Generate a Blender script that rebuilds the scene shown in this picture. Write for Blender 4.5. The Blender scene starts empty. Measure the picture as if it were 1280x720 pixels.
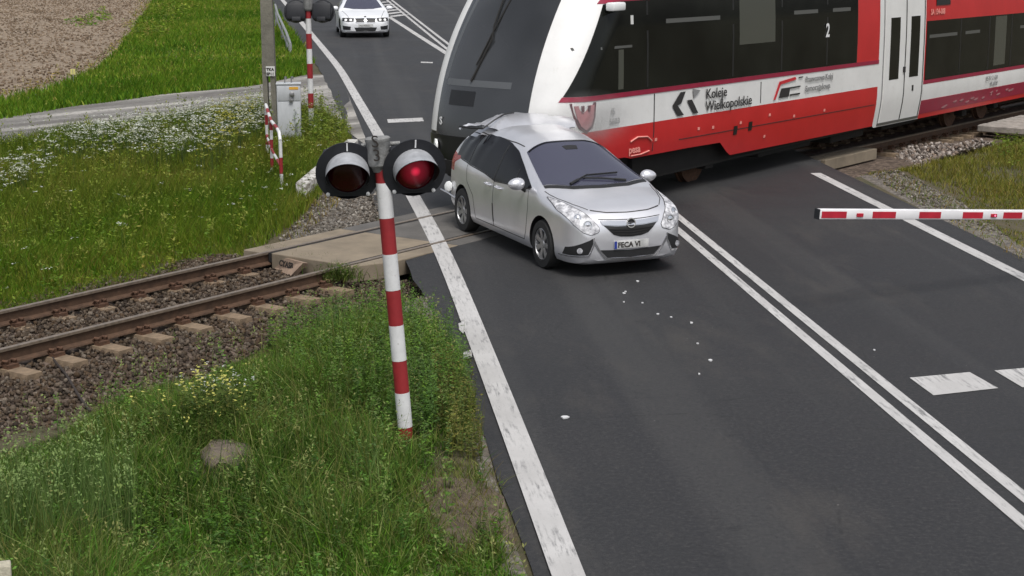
import bpy, bmesh, math, random
import numpy as np
from mathutils import Vector, Matrix
from mathutils.bvhtree import BVHTree
rng = np.random.default_rng(7); random.seed(7)
S = bpy.context.scene
COL = S.collection
rad = math.radians

# ------------------------------------------------------------------ camera, world, sun, exposure
FPX, PITCH, CH = 2070.0, rad(12.4), 4.5
cd = bpy.data.cameras.new('camera'); cam = bpy.data.objects.new('camera', cd); COL.objects.link(cam)
cam.location = (0, 0, CH); cam.rotation_euler = (math.pi/2 - PITCH, 0, 0)
cd.sensor_width = 36; cd.lens = FPX/1280*36; cd.clip_start = .1; cd.clip_end = 6000
S.camera = cam
W = bpy.data.worlds.new('World'); S.world = W; W.use_nodes = True
wn = W.node_tree.nodes; wl = W.node_tree.links
sky = wn.new('ShaderNodeTexSky'); sky.sky_type = 'NISHITA'; sky.sun_disc = False
SUN_EL, SUN_AZ = 62, 165           # degrees, compass-like: direction the light comes from
sky.sun_elevation = rad(SUN_EL); sky.sun_rotation = rad(SUN_AZ); sky.air_density = 1.0; sky.dust_density = 3.0; sky.ozone_density = 1.0
hsv = wn.new('ShaderNodeHueSaturation'); hsv.inputs['Saturation'].default_value = .35
wl.new(sky.outputs[0], hsv.inputs['Color']); wl.new(hsv.outputs[0], wn['Background'].inputs[0])
wn['Background'].inputs[1].default_value = .115
sl = bpy.data.lights.new('sun', 'SUN'); sun = bpy.data.objects.new('sun', sl); COL.objects.link(sun)
sl.energy = 2.0; sl.angle = rad(22); sl.color = (1, .97, .93)
_d = Vector((math.sin(rad(SUN_AZ))*math.cos(rad(SUN_EL)), math.cos(rad(SUN_AZ))*math.cos(rad(SUN_EL)), math.sin(rad(SUN_EL))))
sun.rotation_euler = _d.to_track_quat('Z', 'Y').to_euler()
S.view_settings.view_transform = 'Standard'; S.view_settings.look = 'None'
S.view_settings.exposure = 0.36; S.view_settings.gamma = 1
S.render.engine = 'CYCLES'

# ------------------------------------------------------------------ pixel -> ground, the two axes of the place
def ray(x, y):
    dx, dy = x-640, y-360
    return np.array([dx, FPX*math.cos(PITCH)-dy*math.sin(PITCH), -FPX*math.sin(PITCH)-dy*math.cos(PITCH)])
def G(x, y, z=0.):
    d = ray(x, y); t = (z-CH)/d[2]
    return np.array([d[0]*t, d[1]*t, z])
def Gd(x, y, dist):                      # a point seen at a pixel, at a ground distance
    d = ray(x, y); t = dist/d[1]
    return np.array([d[0]*t, d[1]*t, CH+d[2]*t])
AZ = rad(36.0)
U = np.array([math.sin(AZ), math.cos(AZ), 0.]); N = np.array([math.cos(AZ), -math.sin(AZ), 0.]); Zv = np.array([0, 0, 1.])
OC = -15.42                               # track centre
RO = (-14.67, -16.17)                     # rail centres
def T(s, o, z=0.): return U*s + N*o + Zv*z
RAZ = rad(-6.55)
RU = np.array([math.sin(RAZ), math.cos(RAZ), 0.]); RN = np.array([math.cos(RAZ), -math.sin(RAZ), 0.])
def sm(a, b, x):
    t = np.clip((np.asarray(x, float)-a)/(b-a), 0, 1); return t*t*(3-2*t)
def grade(s): return -0.0125*np.maximum(np.asarray(s, float)-21.5, 0)

# ------------------------------------------------------------------ materials
MATS = {}
def mat(name, col, rough=.6, metal=0., var=0., scale=6., bump=0., bscale=60., spec=.5, col2=None, detail=6., coat=0., emit=None, estr=0., coord='Object'):
    if name in MATS: return MATS[name]
    m = bpy.data.materials.new(name); m.use_nodes = True; MATS[name] = m
    nt = m.node_tree; b = nt.nodes['Principled BSDF']
    b.inputs['Base Color'].default_value = (*col, 1); b.inputs['Roughness'].default_value = rough
    b.inputs['Metallic'].default_value = metal; b.inputs['Specular IOR Level'].default_value = spec
    b.inputs['Coat Weight'].default_value = coat
    if emit: b.inputs['Emission Color'].default_value = (*emit, 1); b.inputs['Emission Strength'].default_value = estr
    if var or col2 or bump:
        tc = nt.nodes.new('ShaderNodeTexCoord')
        if var or col2:
            n1 = nt.nodes.new('ShaderNodeTexNoise'); n1.inputs['Scale'].default_value = scale; n1.inputs['Detail'].default_value = detail; n1.inputs['Roughness'].default_value = .65
            nt.links.new(tc.outputs[coord], n1.inputs['Vector'])
            r = nt.nodes.new('ShaderNodeValToRGB'); r.color_ramp.elements[0].position = .32; r.color_ramp.elements[1].position = .68
            c2 = col2 or tuple(max(0, c*(1-var)) for c in col)
            r.color_ramp.elements[0].color = (*c2, 1)
            r.color_ramp.elements[1].color = (*(col if col2 else tuple(min(1, c*(1+var*.6)) for c in col)), 1)
            nt.links.new(n1.outputs['Fac'], r.inputs[0]); nt.links.new(r.outputs[0], b.inputs['Base Color'])
            mr = nt.nodes.new('ShaderNodeMapRange'); mr.inputs['To Min'].default_value = max(0.03, rough-.08); mr.inputs['To Max'].default_value = min(1, rough+.1)
            nt.links.new(n1.outputs['Fac'], mr.inputs['Value']); nt.links.new(mr.outputs[0], b.inputs['Roughness'])
        if bump:
            n2 = nt.nodes.new('ShaderNodeTexNoise'); n2.inputs['Scale'].default_value = bscale; n2.inputs['Detail'].default_value = 4
            nt.links.new(tc.outputs[coord], n2.inputs['Vector'])
            bp = nt.nodes.new('ShaderNodeBump'); bp.inputs['Strength'].default_value = bump; bp.inputs['Distance'].default_value = .02
            nt.links.new(n2.outputs['Fac'], bp.inputs['Height']); nt.links.new(bp.outputs[0], b.inputs['Normal'])
    return m
class NT:                                  # small node helper
    def __init__(s, name):
        s.m = bpy.data.materials.new(name); s.m.use_nodes = True; s.nt = s.m.node_tree; s.b = s.nt.nodes['Principled BSDF']; MATS[name] = s.m
        s.tc = s.nt.nodes.new('ShaderNodeTexCoord')
    def noise(s, scale, detail=6, rough=.6, vec=None, stretch=None):
        n = s.nt.nodes.new('ShaderNodeTexNoise'); n.inputs['Scale'].default_value = scale; n.inputs['Detail'].default_value = detail; n.inputs['Roughness'].default_value = rough
        v = vec or s.tc.outputs['Object']
        if stretch:
            mp = s.nt.nodes.new('ShaderNodeMapping'); mp.vector_type = 'TEXTURE'; mp.inputs['Rotation'].default_value = (0, 0, stretch[0]); mp.inputs['Scale'].default_value = (1/stretch[1], 1/stretch[2], 1)
            s.nt.links.new(v, mp.inputs['Vector']); v = mp.outputs[0]
        s.nt.links.new(v, n.inputs['Vector']); return n.outputs['Fac']
    def vor(s, scale, out='Distance'):
        n = s.nt.nodes.new('ShaderNodeTexVoronoi'); n.inputs['Scale'].default_value = scale
        s.nt.links.new(s.tc.outputs['Object'], n.inputs['Vector']); return n.outputs[out]
    def ramp(s, fac, stops):
        r = s.nt.nodes.new('ShaderNodeValToRGB'); cr = r.color_ramp
        while len(cr.elements) < len(stops): cr.elements.new(.5)
        for e, (p, c) in zip(cr.elements, stops):
            e.position = p; e.color = (*c, 1) if len(c) == 3 else c
        s.nt.links.new(fac, r.inputs[0]); return r.outputs[0]
    def mix(s, fac, a, b, mode='MIX'):
        n = s.nt.nodes.new('ShaderNodeMix'); n.data_type = 'RGBA'; n.blend_type = mode
        for sock, v in ((n.inputs['Factor'], fac), (n.inputs['A'], a), (n.inputs['B'], b)):
            pass
        def put(sock, v):
            if hasattr(v, 'links') or isinstance(v, bpy.types.NodeSocket): s.nt.links.new(v, sock)
            else: sock.default_value = v if isinstance(v, float) else (*v, 1)
        put(n.inputs[0], fac); put(n.inputs[6], a); put(n.inputs[7], b); return n.outputs[2]
    def math(s, op, a, b):
        n = s.nt.nodes.new('ShaderNodeMath'); n.operation = op
        for i, v in enumerate((a, b)):
            if isinstance(v, bpy.types.NodeSocket): s.nt.links.new(v, n.inputs[i])
            else: n.inputs[i].default_value = v
        return n.outputs[0]
    def bump(s, h, strength, dist=.02):
        bp = s.nt.nodes.new('ShaderNodeBump'); bp.inputs['Strength'].default_value = strength; bp.inputs['Distance'].default_value = dist
        s.nt.links.new(h, bp.inputs['Height']); s.nt.links.new(bp.outputs[0], s.b.inputs['Normal'])
    def out(s, col, rough=None):
        s.nt.links.new(col, s.b.inputs['Base Color'])
        if rough is not None:
            if isinstance(rough, float): s.b.inputs['Roughness'].default_value = rough
            else: s.nt.links.new(rough, s.b.inputs['Roughness'])
        return s.m

# ------------------------------------------------------------------ mesh helpers
def tag(o, label=None, cat=None, group=None, kind=None):
    if label: o['label'] = label
    if cat: o['category'] = cat
    if group: o['group'] = group
    if kind: o['kind'] = kind
    return o
def empty(name, loc, rz=0., label=None, cat=None, group=None):
    o = bpy.data.objects.new(name, None); COL.objects.link(o); o.location = loc; o.rotation_euler = (0, 0, rz); o.empty_display_size = .2
    return tag(o, label, cat, group)
def pmat(o):
    return Matrix.Translation(o.location) @ o.rotation_euler.to_matrix().to_4x4()
class MB:
    def __init__(s): s.v = []; s.f = []; s.mi = []
    def add(s, verts, faces, m=0):
        k = len(s.v); s.v.extend([tuple(map(float, p)) for p in verts])
        for f in faces: s.f.append(tuple(i+k for i in f)); s.mi.append(m)
        return s
    def box(s, c, size, rz=0., m=0, ax=None, bev=0.):
        c = np.array(c, float); hx, hy, hz = [q/2 for q in size]
        if ax is None: ax = (np.array([math.cos(rz), math.sin(rz), 0]), np.array([-math.sin(rz), math.cos(rz), 0]), Zv)
        if bev > 0:
            b = min(bev, hx*.9, hy*.9, hz*.9)
            bm = bmesh.new(); bmesh.ops.create_cube(bm, size=2.0)
            for v in bm.verts: v.co = Vector((v.co.x*hx, v.co.y*hy, v.co.z*hz))
            bmesh.ops.bevel(bm, geom=list(bm.edges), offset=b, segments=2, profile=.5, affect='EDGES')
            bm.verts.index_update()
            s.add([c+ax[0]*v.co.x+ax[1]*v.co.y+ax[2]*v.co.z for v in bm.verts], [[v.index for v in f.verts] for f in bm.faces], m); bm.free(); return s
        P = [c+ax[0]*i*hx+ax[1]*j*hy+ax[2]*k*hz for k in (-1, 1) for j in (-1, 1) for i in (-1, 1)]
        return s.add(P, [(0, 2, 3, 1), (4, 5, 7, 6), (0, 1, 5, 4), (2, 6, 7, 3), (0, 4, 6, 2), (1, 3, 7, 5)], m)
    def tube(s, pts, r, seg=12, m=0, cap=True):
        pts = [np.array(p, float) for p in pts]; n = len(pts); rs = [r]*n if np.isscalar(r) else list(r)
        V = []; prev = None
        for i, p in enumerate(pts):
            t = pts[min(i+1, n-1)]-pts[max(i-1, 0)]; t = t/(np.linalg.norm(t)+1e-12)
            if prev is None:
                a = np.array([0, 0, 1.]) if abs(t[2]) < .9 else np.array([1., 0, 0])
                e1 = np.cross(t, a)
            else: e1 = prev-t*np.dot(prev, t)
            e1 /= np.linalg.norm(e1); prev = e1; e2 = np.cross(t, e1)
            V += [p+rs[i]*(math.cos(2*math.pi*k/seg)*e1+math.sin(2*math.pi*k/seg)*e2) for k in range(seg)]
        Fc = [(i*seg+k, i*seg+(k+1) % seg, (i+1)*seg+(k+1) % seg, (i+1)*seg+k) for i in range(n-1) for k in range(seg)]
        if cap: Fc += [tuple(range(seg-1, -1, -1)), tuple((n-1)*seg+k for k in range(seg))]
        return s.add(V, Fc, m)
    def lathe(s, o, axis, prof, seg=24, m=0, up=None, arc=(0, 2*math.pi)):
        o = np.array(o, float); a = np.array(axis, float); a /= np.linalg.norm(a)
        u_ = np.array(up, float) if up is not None else (np.array([0, 0, 1.]) if abs(a[2]) < .9 else np.array([1., 0, 0]))
        e1 = u_-a*np.dot(u_, a); e1 /= np.linalg.norm(e1); e2 = np.cross(a, e1)
        full = abs(arc[1]-arc[0]-2*math.pi) < 1e-6; n = seg if full else seg+1
        V = [o+a*h+r*(math.cos(t)*e1+math.sin(t)*e2) for r, h in prof for t in [arc[0]+(arc[1]-arc[0])*k/seg for k in range(n)]]
        Fc = []
        for i in range(len(prof)-1):
            for k in range(seg):
                k2 = (k+1) % n; Fc.append((i*n+k, i*n+k2, (i+1)*n+k2, (i+1)*n+k))
        return s.add(V, Fc, m)
    def prism(s, poly, d, m=0):            # polygon (3D points, in order) extruded by vector d
        P = [np.array(p, float) for p in poly]; n = len(P); d = np.array(d, float)
        return s.add(P+[p+d for p in P], [tuple(range(n-1, -1, -1)), tuple(range(n, 2*n))]+[(i, (i+1) % n, n+(i+1) % n, n+i) for i in range(n)], m)
    def grid(s, A, m=0, flip=False):       # A: rows x cols x 3
        A = np.asarray(A); r, c = A.shape[:2]
        Fc = []
        for i in range(r-1):
            for j in range(c-1):
                q = (i*c+j, i*c+j+1, (i+1)*c+j+1, (i+1)*c+j); Fc.append(q[::-1] if flip else q)
        return s.add(A.reshape(-1, 3), Fc, m)
    def build(s, name, mats, parent=None, smooth=35, world=True):
        me = bpy.data.meshes.new(name); V = s.v
        if parent is not None and world:
            root = parent; Mi = None
            chain = []
            p = parent
            while p is not None: chain.append(p); p = p.parent
            Mt = Matrix.Identity(4)
            for q in reversed(chain): Mt = Mt @ pmat(q)
            A = np.array(Mt.inverted()); X = np.array(V); V = (X @ A[:3, :3].T + A[:3, 3])
        me.from_pydata([tuple(p) for p in V], [], s.f)
        if not isinstance(mats, (list, tuple)): mats = [mats]
        for m in mats: me.materials.append(m)
        me.polygons.foreach_set('material_index', np.array(s.mi, dtype=np.int32))
        if smooth:
            me.shade_smooth(); me.set_sharp_from_angle(angle=rad(smooth))
        me.update()
        o = bpy.data.objects.new(name, me); COL.objects.link(o)
        if parent is not None: o.parent = parent
        return o
def copy_tree(o, parent=None):
    c = o.copy(); COL.objects.link(c)
    if parent is not None: c.parent = parent
    for ch in list(o.children): copy_tree(ch, c)
    return c
def np_mesh(name, V, F, mats, colors=None, smooth=False, mi=None):
    V = np.ascontiguousarray(V, dtype=np.float32); k = F.shape[1]; nf = len(F)
    me = bpy.data.meshes.new(name); me.vertices.add(len(V)); me.vertices.foreach_set('co', V.ravel())
    me.loops.add(nf*k); me.loops.foreach_set('vertex_index', F.astype(np.int32).ravel())
    me.polygons.add(nf); me.polygons.foreach_set('loop_start', np.arange(0, nf*k, k, dtype=np.int32))
    if not isinstance(mats, (list, tuple)): mats = [mats]
    for m in mats: me.materials.append(m)
    if mi is not None: me.polygons.foreach_set('material_index', mi.astype(np.int32))
    me.update(calc_edges=True)
    if colors is not None:
        a = me.color_attributes.new('col', 'FLOAT_COLOR', 'POINT')
        c4 = np.ones((len(V), 4), np.float32); c4[:, :3] = colors; a.data.foreach_set('color', c4.ravel())
    if smooth: me.shade_smooth()
    o = bpy.data.objects.new(name, me); COL.objects.link(o); return o
def text_mb(txt, size, origin, right, up, nrm, mbx=None, m=0, align='LEFT', depth=.003, xs=1.0, bold=0.):
    cu = bpy.data.curves.new('lettering', 'FONT'); cu.body = txt; cu.size = size; cu.align_x = align; cu.extrude = depth; cu.offset = bold; cu.resolution_u = 3
    to = bpy.data.objects.new('lettering', cu); COL.objects.link(to)
    dg = bpy.context.evaluated_depsgraph_get(); ev = to.evaluated_get(dg); me = ev.to_mesh()
    right, up, nrm, origin = [np.array(q, float) for q in (right, up, nrm, origin)]
    b = mbx or MB()
    b.add([origin+right*v.co.x*xs+up*v.co.y+nrm*(v.co.z+depth) for v in me.vertices], [tuple(p.vertices) for p in me.polygons], m)
    ev.to_mesh_clear(); bpy.data.objects.remove(to); bpy.data.curves.remove(cu)
    return b
def resample(P, n):
    P = np.array(P, float); d = np.r_[0, np.cumsum(np.linalg.norm(np.diff(P, axis=0), axis=1))]
    t = np.linspace(0, d[-1], n); return np.stack([np.interp(t, d, P[:, i]) for i in range(P.shape[1])], 1)
def smooth_line(P, n, it=60):
    P = resample(P, n)
    for _ in range(it): P[1:-1] = .25*P[:-2]+.5*P[1:-1]+.25*P[2:]
    return P
def inside(poly, X, Y):
    poly = np.array(poly)[:, :2]; r = np.zeros(len(X), bool); n = len(poly)
    for i in range(n):
        x1, y1 = poly[i]; x2, y2 = poly[(i+1) % n]
        c = ((y1 > Y) != (y2 > Y)) & (X < (x2-x1)*(Y-y1)/(y2-y1+1e-12)+x1); r ^= c
    return r
# ------------------------------------------------------------------ SETTING: terrain, road, field, side road
def off_r(x, y): return x*RN[0]+y*RN[1]
def off_t(x, y): return x*N[0]+y*N[1]
def s_t(x, y): return x*U[0]+y*U[1]
S_PL = 16.4                                # where the crossing panels start on the left
def vnoise(x, y, seed=0):
    r = np.random.default_rng(seed); z = 0
    for k in range(6):
        a = r.uniform(0, 6.28); f = 2**(k*.6)*.35; z = z+np.sin((x*math.cos(a)+y*math.sin(a))*f*2.3+r.uniform(0, 6.28))/(1+k*.6)
    return z*.35
LB = [(840, 1180), (760, 960), (715, 850), (660, 735), (636, 660), (614, 570), (597, 480), (562, 423), (536, 371), (508, 322), (480, 280), (455, 235), (444, 200), (436, 165), (425, 140), (414, 112), (396, 80), (368, 42), (338, 2)]
LBw = [G(*p) for p in LB]; LBw.append(LBw[-1]+(LBw[-1]-LBw[-2])*3)
RBw = [RN*9.62+RU*v for v in np.linspace(4, 118, 20)]; RBw.append(RBw[-1]+(LBw[-1]-LBw[-2])*3)
L_ = smooth_line([p+Zv*.0 for p in LBw], 160, 20); R_ = resample(RBw, 160)
# match rows by forward distance
yy = np.concatenate([np.linspace(5, 60, 90), np.linspace(61, 150, 40)])
Lx = np.interp(yy, L_[:, 1], L_[:, 0]); Rx = np.interp(yy, R_[:, 1], R_[:, 0])
def zt(x, y):                              # terrain height
    x = np.asarray(x, float); y = np.asarray(y, float)
    o = off_r(x, y); dl = np.interp(y, yy, Lx)-x-.02; dr = o-9.55
    d = np.maximum(dl, dr)
    z = -.045-.24*sm(.15, 2.2, d)*(1-.75*sm(27.5, 33, y))
    z = z + .05*vnoise(x, y, 3)*sm(.6, 3, d)*(1-sm(27, 31, y))
    ot = off_t(x, y); s = s_t(x, y); a = np.abs(ot-OC)
    cor = (1-sm(1.9, 2.9, a))
    lft = 1-sm(S_PL+1.2, S_PL+2.5, s)
    z = z*(1-cor*lft)+(-.36)*cor*lft
    rgt = sm(24, 27, s)
    z = np.where((cor > 0) & (rgt > 0), z*(1-cor*rgt)+(-.42)*cor*rgt, z)
    return z + grade(s)*sm(9.5, 12, o)
az = np.concatenate([np.linspace(-80, -21, 24, endpoint=False), np.linspace(-21, 21, 330), np.linspace(21, 80, 25)[1:]])
dd = np.concatenate([np.linspace(2, 9, 12, endpoint=False), np.geomspace(9, 140, 330), np.geomspace(140, 4000, 30)[1:]])
Az, Dd = np.meshgrid(np.tan(np.radians(az)), dd)
gx = Az*Dd; gy = Dd
gz = zt(gx, gy)
V = np.stack([gx, gy, gz], -1).reshape(-1, 3); nr, nc = gx.shape
idx = np.arange(nr*nc).reshape(nr, nc)
F = np.stack([idx[:-1, :-1], idx[:-1, 1:], idx[1:, 1:], idx[1:, :-1]], -1).reshape(-1, 4)
q = NT('verge_soil')
n1 = q.noise(.9, 8); n2 = q.noise(14, 5)
c = q.mix(q.ramp(n1, [(.35, (0, 0, 0)), (.65, (1, 1, 1))]), (.045, .048, .018), (.075, .06, .03))
c = q.mix(q.ramp(n2, [(.4, (0, 0, 0)), (.7, (.6, .6, .6))]), c, (.11, .085, .055))
q.bump(n2, .8, .05); q.out(c, .95)
ground = np_mesh('ground', V, F, MATS['verge_soil'], smooth=True); tag(ground, kind='structure')

# asphalt
q = NT('asphalt')
big = q.noise(.35, 5); mid = q.noise(3, 6); fine = q.noise(160, 3); lng = q.noise(1.2, 5, stretch=(math.pi/2-RAZ, .12, 1.6))
c = q.ramp(big, [(.3, (.011, .011, .0122)), (.7, (.021, .0208, .022))])
c = q.mix(q.ramp(lng, [(.42, (0, 0, 0)), (.62, (.55, .55, .55))]), c, (.014, .014, .016))
c = q.mix(q.ramp(mid, [(.6, (0, 0, 0)), (.8, (.35, .35, .35))]), c, (.045, .044, .043))
c = q.mix(q.ramp(fine, [(.55, (0, 0, 0)), (.75, (.6, .6, .6))]), c, (.07, .07, .072))
spk = q.vor(9.); c = q.mix(q.ramp(spk, [(.0, (.8, .8, .8)), (.045, (0, 0, 0))]), c, (.22, .21, .2))
trk = q.noise(.55, 3, .5, stretch=(math.pi/2-RAZ, .05, 2.2)); c = q.mix(q.ramp(trk, [(.50, (0, 0, 0)), (.62, (.5, .5, .5))]), c, (.040, .039, .038))
g1 = q.noise(22, 6, .8); c = q.mix(q.ramp(g1, [(.50, (0, 0, 0)), (.66, (.7, .7, .7))]), c, (.050, .048, .046)); c = q.mix(q.ramp(g1, [(.34, (.7, .7, .7)), (.46, (0, 0, 0))]), c, (.007, .007, .008))
dst = q.noise(.8, 8, .7, stretch=(math.pi/2-RAZ, .4, 1.2)); c = q.mix(q.ramp(dst, [(.54, (0, 0, 0)), (.72, (.5, .5, .5))]), c, (.058, .052, .045))
sp2 = q.vor(3.1); c = q.mix(q.ramp(sp2, [(.0, (.9, .9, .9)), (.03, (0, 0, 0))]), c, (.26, .25, .23))
stn = q.noise(1.7, 7, .75); c = q.mix(q.ramp(stn, [(.60, (0, 0, 0)), (.68, (.75, .75, .75))]), c, (.011, .011, .012))
crk = q.nt.nodes.new('ShaderNodeTexVoronoi'); crk.feature = 'DISTANCE_TO_EDGE'; crk.inputs['Scale'].default_value = .33; q.nt.links.new(q.tc.outputs['Object'], crk.inputs['Vector'])
cm = q.math('MULTIPLY', q.ramp(crk.outputs['Distance'], [(.0, (1, 1, 1)), (.008, (0, 0, 0))]), q.ramp(mid, [(.5, (0, 0, 0)), (.6, (.7, .7, .7))])); c = q.mix(cm, c, (.008, .008, .008))
q.bump(fine, .35, .01); q.out(c, q.ramp(big, [(.3, (.62, .62, .62)), (.7, (.78, .78, .78))]))
ts = np.linspace(0, 1, 14)
A = np.stack([np.stack([Lx+(Rx-Lx)*t, yy, 0*yy], 1) for t in ts], 1)
e = rng.normal(0, .015, len(yy)); A[:, 0, 0] += e; A[:, 0, 2] -= .02; A[:, -1, 2] -= .03
b = MB(); b.grid(A, flip=False); road = b.build('road', MATS['asphalt'], smooth=60); tag(road, kind='structure')

q = NT('road_paint')
wv = q.noise(2.2, 8, .7); fn = q.noise(55, 4, .7); st = q.noise(7, 5, .7, stretch=(math.pi/2-RAZ, .35, 3))
c = q.ramp(q.noise(1.1, 5), [(.3, (.38, .37, .36)), (.7, (.50, .49, .48))])
w = q.math('MULTIPLY', q.ramp(st, [(.49, (0, 0, 0)), (.62, (.9, .9, .9))]), q.ramp(wv, [(.42, (.05, .05, .05)), (.6, (1, 1, 1))]))
c = q.mix(w, c, (.13, .13, .13)); c = q.mix(q.ramp(fn, [(.62, (0, 0, 0)), (.74, (.7, .7, .7))]), c, (.1, .1, .1))
q.out(c, .75)
def stripe(P, w, name, z=.006, n=80, it=20, w2=None):
    P = smooth_line(P, n, it); P[:, 2] = z
    t = np.gradient(P, axis=0); t /= np.linalg.norm(t, axis=1)[:, None]
    nn = np.stack([t[:, 1], -t[:, 0], 0*t[:, 0]], 1)
    ww = np.full(n, w) if w2 is None else np.linspace(w, w2, n)
    A = np.stack([P-nn*ww[:, None]/2, P+nn*ww[:, None]/2], 1)
    return MB().grid(A).build(name, MATS['road_paint'], road, smooth=0)
LL = [(925, 1300), (771, 880), (711, 720), (651, 560), (601, 432), (569, 350), (551, 305), (532, 273), (514, 242), (497, 210), (472, 167), (444, 119), (425, 86), (386, 39), (353, 0), (334, -22)]
stripe([G(*p) for p in LL], .24, 'edge_line', n=140, it=12)
cl = lambda o, a, b_: [RN*o+RU*v for v in np.linspace(a, b_, 12)]
stripe(cl(5.28, 5, 34), .125, 'centre_line', n=60, it=1); stripe(cl(5.53, 5, 34), .125, 'centre_line', n=60, it=1)
far = [G(562, 64), G(525, 34), G(486, 2), G(470, -12)]
for dx in (0, .26): stripe([RN*(5.28+dx)+RU*34]+[p+np.array([dx*1.1, 0, 0]) for p in far], .13, 'centre_line', n=60, it=4)
stripe([G(560, 68), G(525, 46), G(487, 21.5), G(455, 2), G(440, -8)], .22, 'island_line', n=40, it=4, z=.007)
for k in range(9):
    t = k/8.; y0 = 21-t*26
    a = G(487-(21-y0)*1.55, y0); c2 = G(506-(21-y0)*1.25, y0-2.6)
    stripe([a, c2], .55, 'hatch_bar', n=4, it=0, z=.007)
stripe(cl(9.03, 5, 29.5), .2, 'edge_line', n=50, it=1)
stripe([RN*9.03+RU*v for v in np.linspace(36, 108, 20)], .2, 'edge_line', n=50, it=1)
for quad in ([(1137, 472), (1212, 465), (1248, 485), (1167, 494)], [(1243, 463), (1290, 459), (1330, 478), (1278, 484)], [(484, 149), (528, 147), (530, 151.5), (485, 153.5)]):
    MB().add([G(*p, .006) for p in quad], [(0, 1, 2, 3)]).build('stop_line', MATS['road_paint'], road, smooth=0)
MB().add([G(*p, .006) for p in [(526, 77), (541, 77.5), (541, 79), (526, 78.5)]], [(0, 1, 2, 3)]).build('stop_line', MATS['road_paint'], road, smooth=0)
for blob in ([(573, 404), (581, 402), (584, 410), (579, 417), (574, 412)], [(578, 441), (589, 437), (590, 446), (579, 450)], [(574, 396), (578, 394), (580, 400), (576, 401)]):
    MB().add([G(*p, .011) for p in blob], [tuple(range(len(blob)))]).build('paint_splash', MATS['road_paint'], road, smooth=0)

# side road
q = NT('side_road_surface')
n1 = q.noise(.8, 7, .65, stretch=(rad(47), .10, 1.1)); n2 = q.noise(9, 6, .7); n3 = q.noise(60, 3)
c = q.ramp(n1, [(.38, (.12, .11, .10)), (.50, (.19, .18, .165)), (.60, (.38, .36, .33))])
c = q.mix(q.ramp(n2, [(.5, (0, 0, 0)), (.7, (.8, .8, .8))]), c, (.06, .057, .055)); c = q.mix(q.ramp(n3, [(.5, (0, 0, 0)), (.8, (.5, .5, .5))]), c, (.24, .23, .21))
q.bump(n3, .5, .02); q.out(c, .9)
UP = [(-260, 190), (0, 148), (100, 132), (200, 119), (320, 107), (385, 96), (425, 96)]; LO = [(-260, 235), (0, 188), (100, 168), (200, 149), (320, 133), (395, 138), (462, 190)]
a_ = resample([G(*p, -.09) for p in UP], 70); b_ = resample([G(*p, -.09) for p in LO], 70)
A = np.stack([a_+(b_-a_)*t for t in np.linspace(0, 1, 12)], 1)
A[:, :, 2] = zt(A[:, :, 0], A[:, :, 1])+.02
A[:, :, 2] = np.minimum(np.where(off_r(A[:, :, 0], A[:, :, 1]) > .6, -.008, A[:, :, 2]), -.008)
A[:, :, 2] += .015*vnoise(A[:, :, 0]*3, A[:, :, 1]*3, 8)*(off_r(A[:, :, 0], A[:, :, 1]) < .2)
sr = MB().grid(A, flip=True).build('side_road', MATS['side_road_surface'], smooth=60); tag(sr, kind='structure')

# ploughed field
q = NT('ploughed_soil')
n1 = q.noise(.5, 8); n2 = q.noise(5, 8, .75); n3 = q.noise(22, 4)
c = q.ramp(n1, [(.3, (.26, .205, .145)), (.7, (.35, .28, .205))]); c = q.mix(q.ramp(n2, [(.42, (1, 1, 1)), (.55, (0, 0, 0))]), c, (.17, .12, .08))
c = q.mix(q.ramp(n3, [(.6, (0, 0, 0)), (.78, (.6, .6, .6))]), c, (.45, .36, .27))
q.bump(n2, 1., .12); q.out(c, .97)
FE = [(-200, 172), (0, 124), (60, 112), (120, 88), (150, 62), (168, 38), (192, 4), (215, -22)]
e_ = smooth_line([G(*p, -.06) for p in FE], 60, 3)
far_ = np.stack([np.linspace(-60, -140, 60), np.linspace(40, 190, 60), 0*e_[:, 0]], 1)
A = np.stack([e_+(far_-e_)*t for t in np.linspace(0, 1, 40)**1.6], 1)
A[:, :, 2] = zt(A[:, :, 0], A[:, :, 1])+.05+.04*vnoise(A[:, :, 0]*5, A[:, :, 1]*5, 5); A[:, 0, 2] = zt(A[:, 0, 0], A[:, 0, 1])-.02
fl = MB().grid(A).build('field', MATS['ploughed_soil'], smooth=60); tag(fl, kind='structure')
FIELD_POLY = np.vstack([e_, far_[::-1]])

# gravel shoulders (sheet draped on the terrain)
q = NT('fine_gravel')
v1 = q.vor(24., 'Color'); n1 = q.noise(3, 6)
sep = q.nt.nodes.new('ShaderNodeSeparateColor'); q.nt.links.new(v1, sep.inputs[0])
c = q.ramp(sep.outputs[0], [(.0, (.06, .055, .05)), (.5, (.11, .095, .08)), (1., (.22, .20, .175))])
c = q.mix(q.ramp(n1, [(.45, (0, 0, 0)), (.65, (.8, .8, .8))]), c, (.10, .085, .06))
q.bump(q.vor(24.), -.8, .03); q.out(c, .95)
def drape(name, La, Lb, m, dz, n=60, k=10, kind='structure', amp=0.):
    a_ = smooth_line([G(*p, -.1) for p in La], n, 3); b_ = smooth_line([G(*p, -.1) for p in Lb], n, 3)
    A = np.stack([a_+(b_-a_)*t for t in np.linspace(0, 1, k)], 1)
    A[:, :, 2] = zt(A[:, :, 0], A[:, :, 1])+dz+amp*vnoise(A[:, :, 0]*6, A[:, :, 1]*6, 9)
    A[:, 0, 2] -= dz*1.6; A[:, -1, 2] -= dz*1.6
    o = MB().grid(A).build(name, m, smooth=60); return tag(o, kind=kind), A
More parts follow.
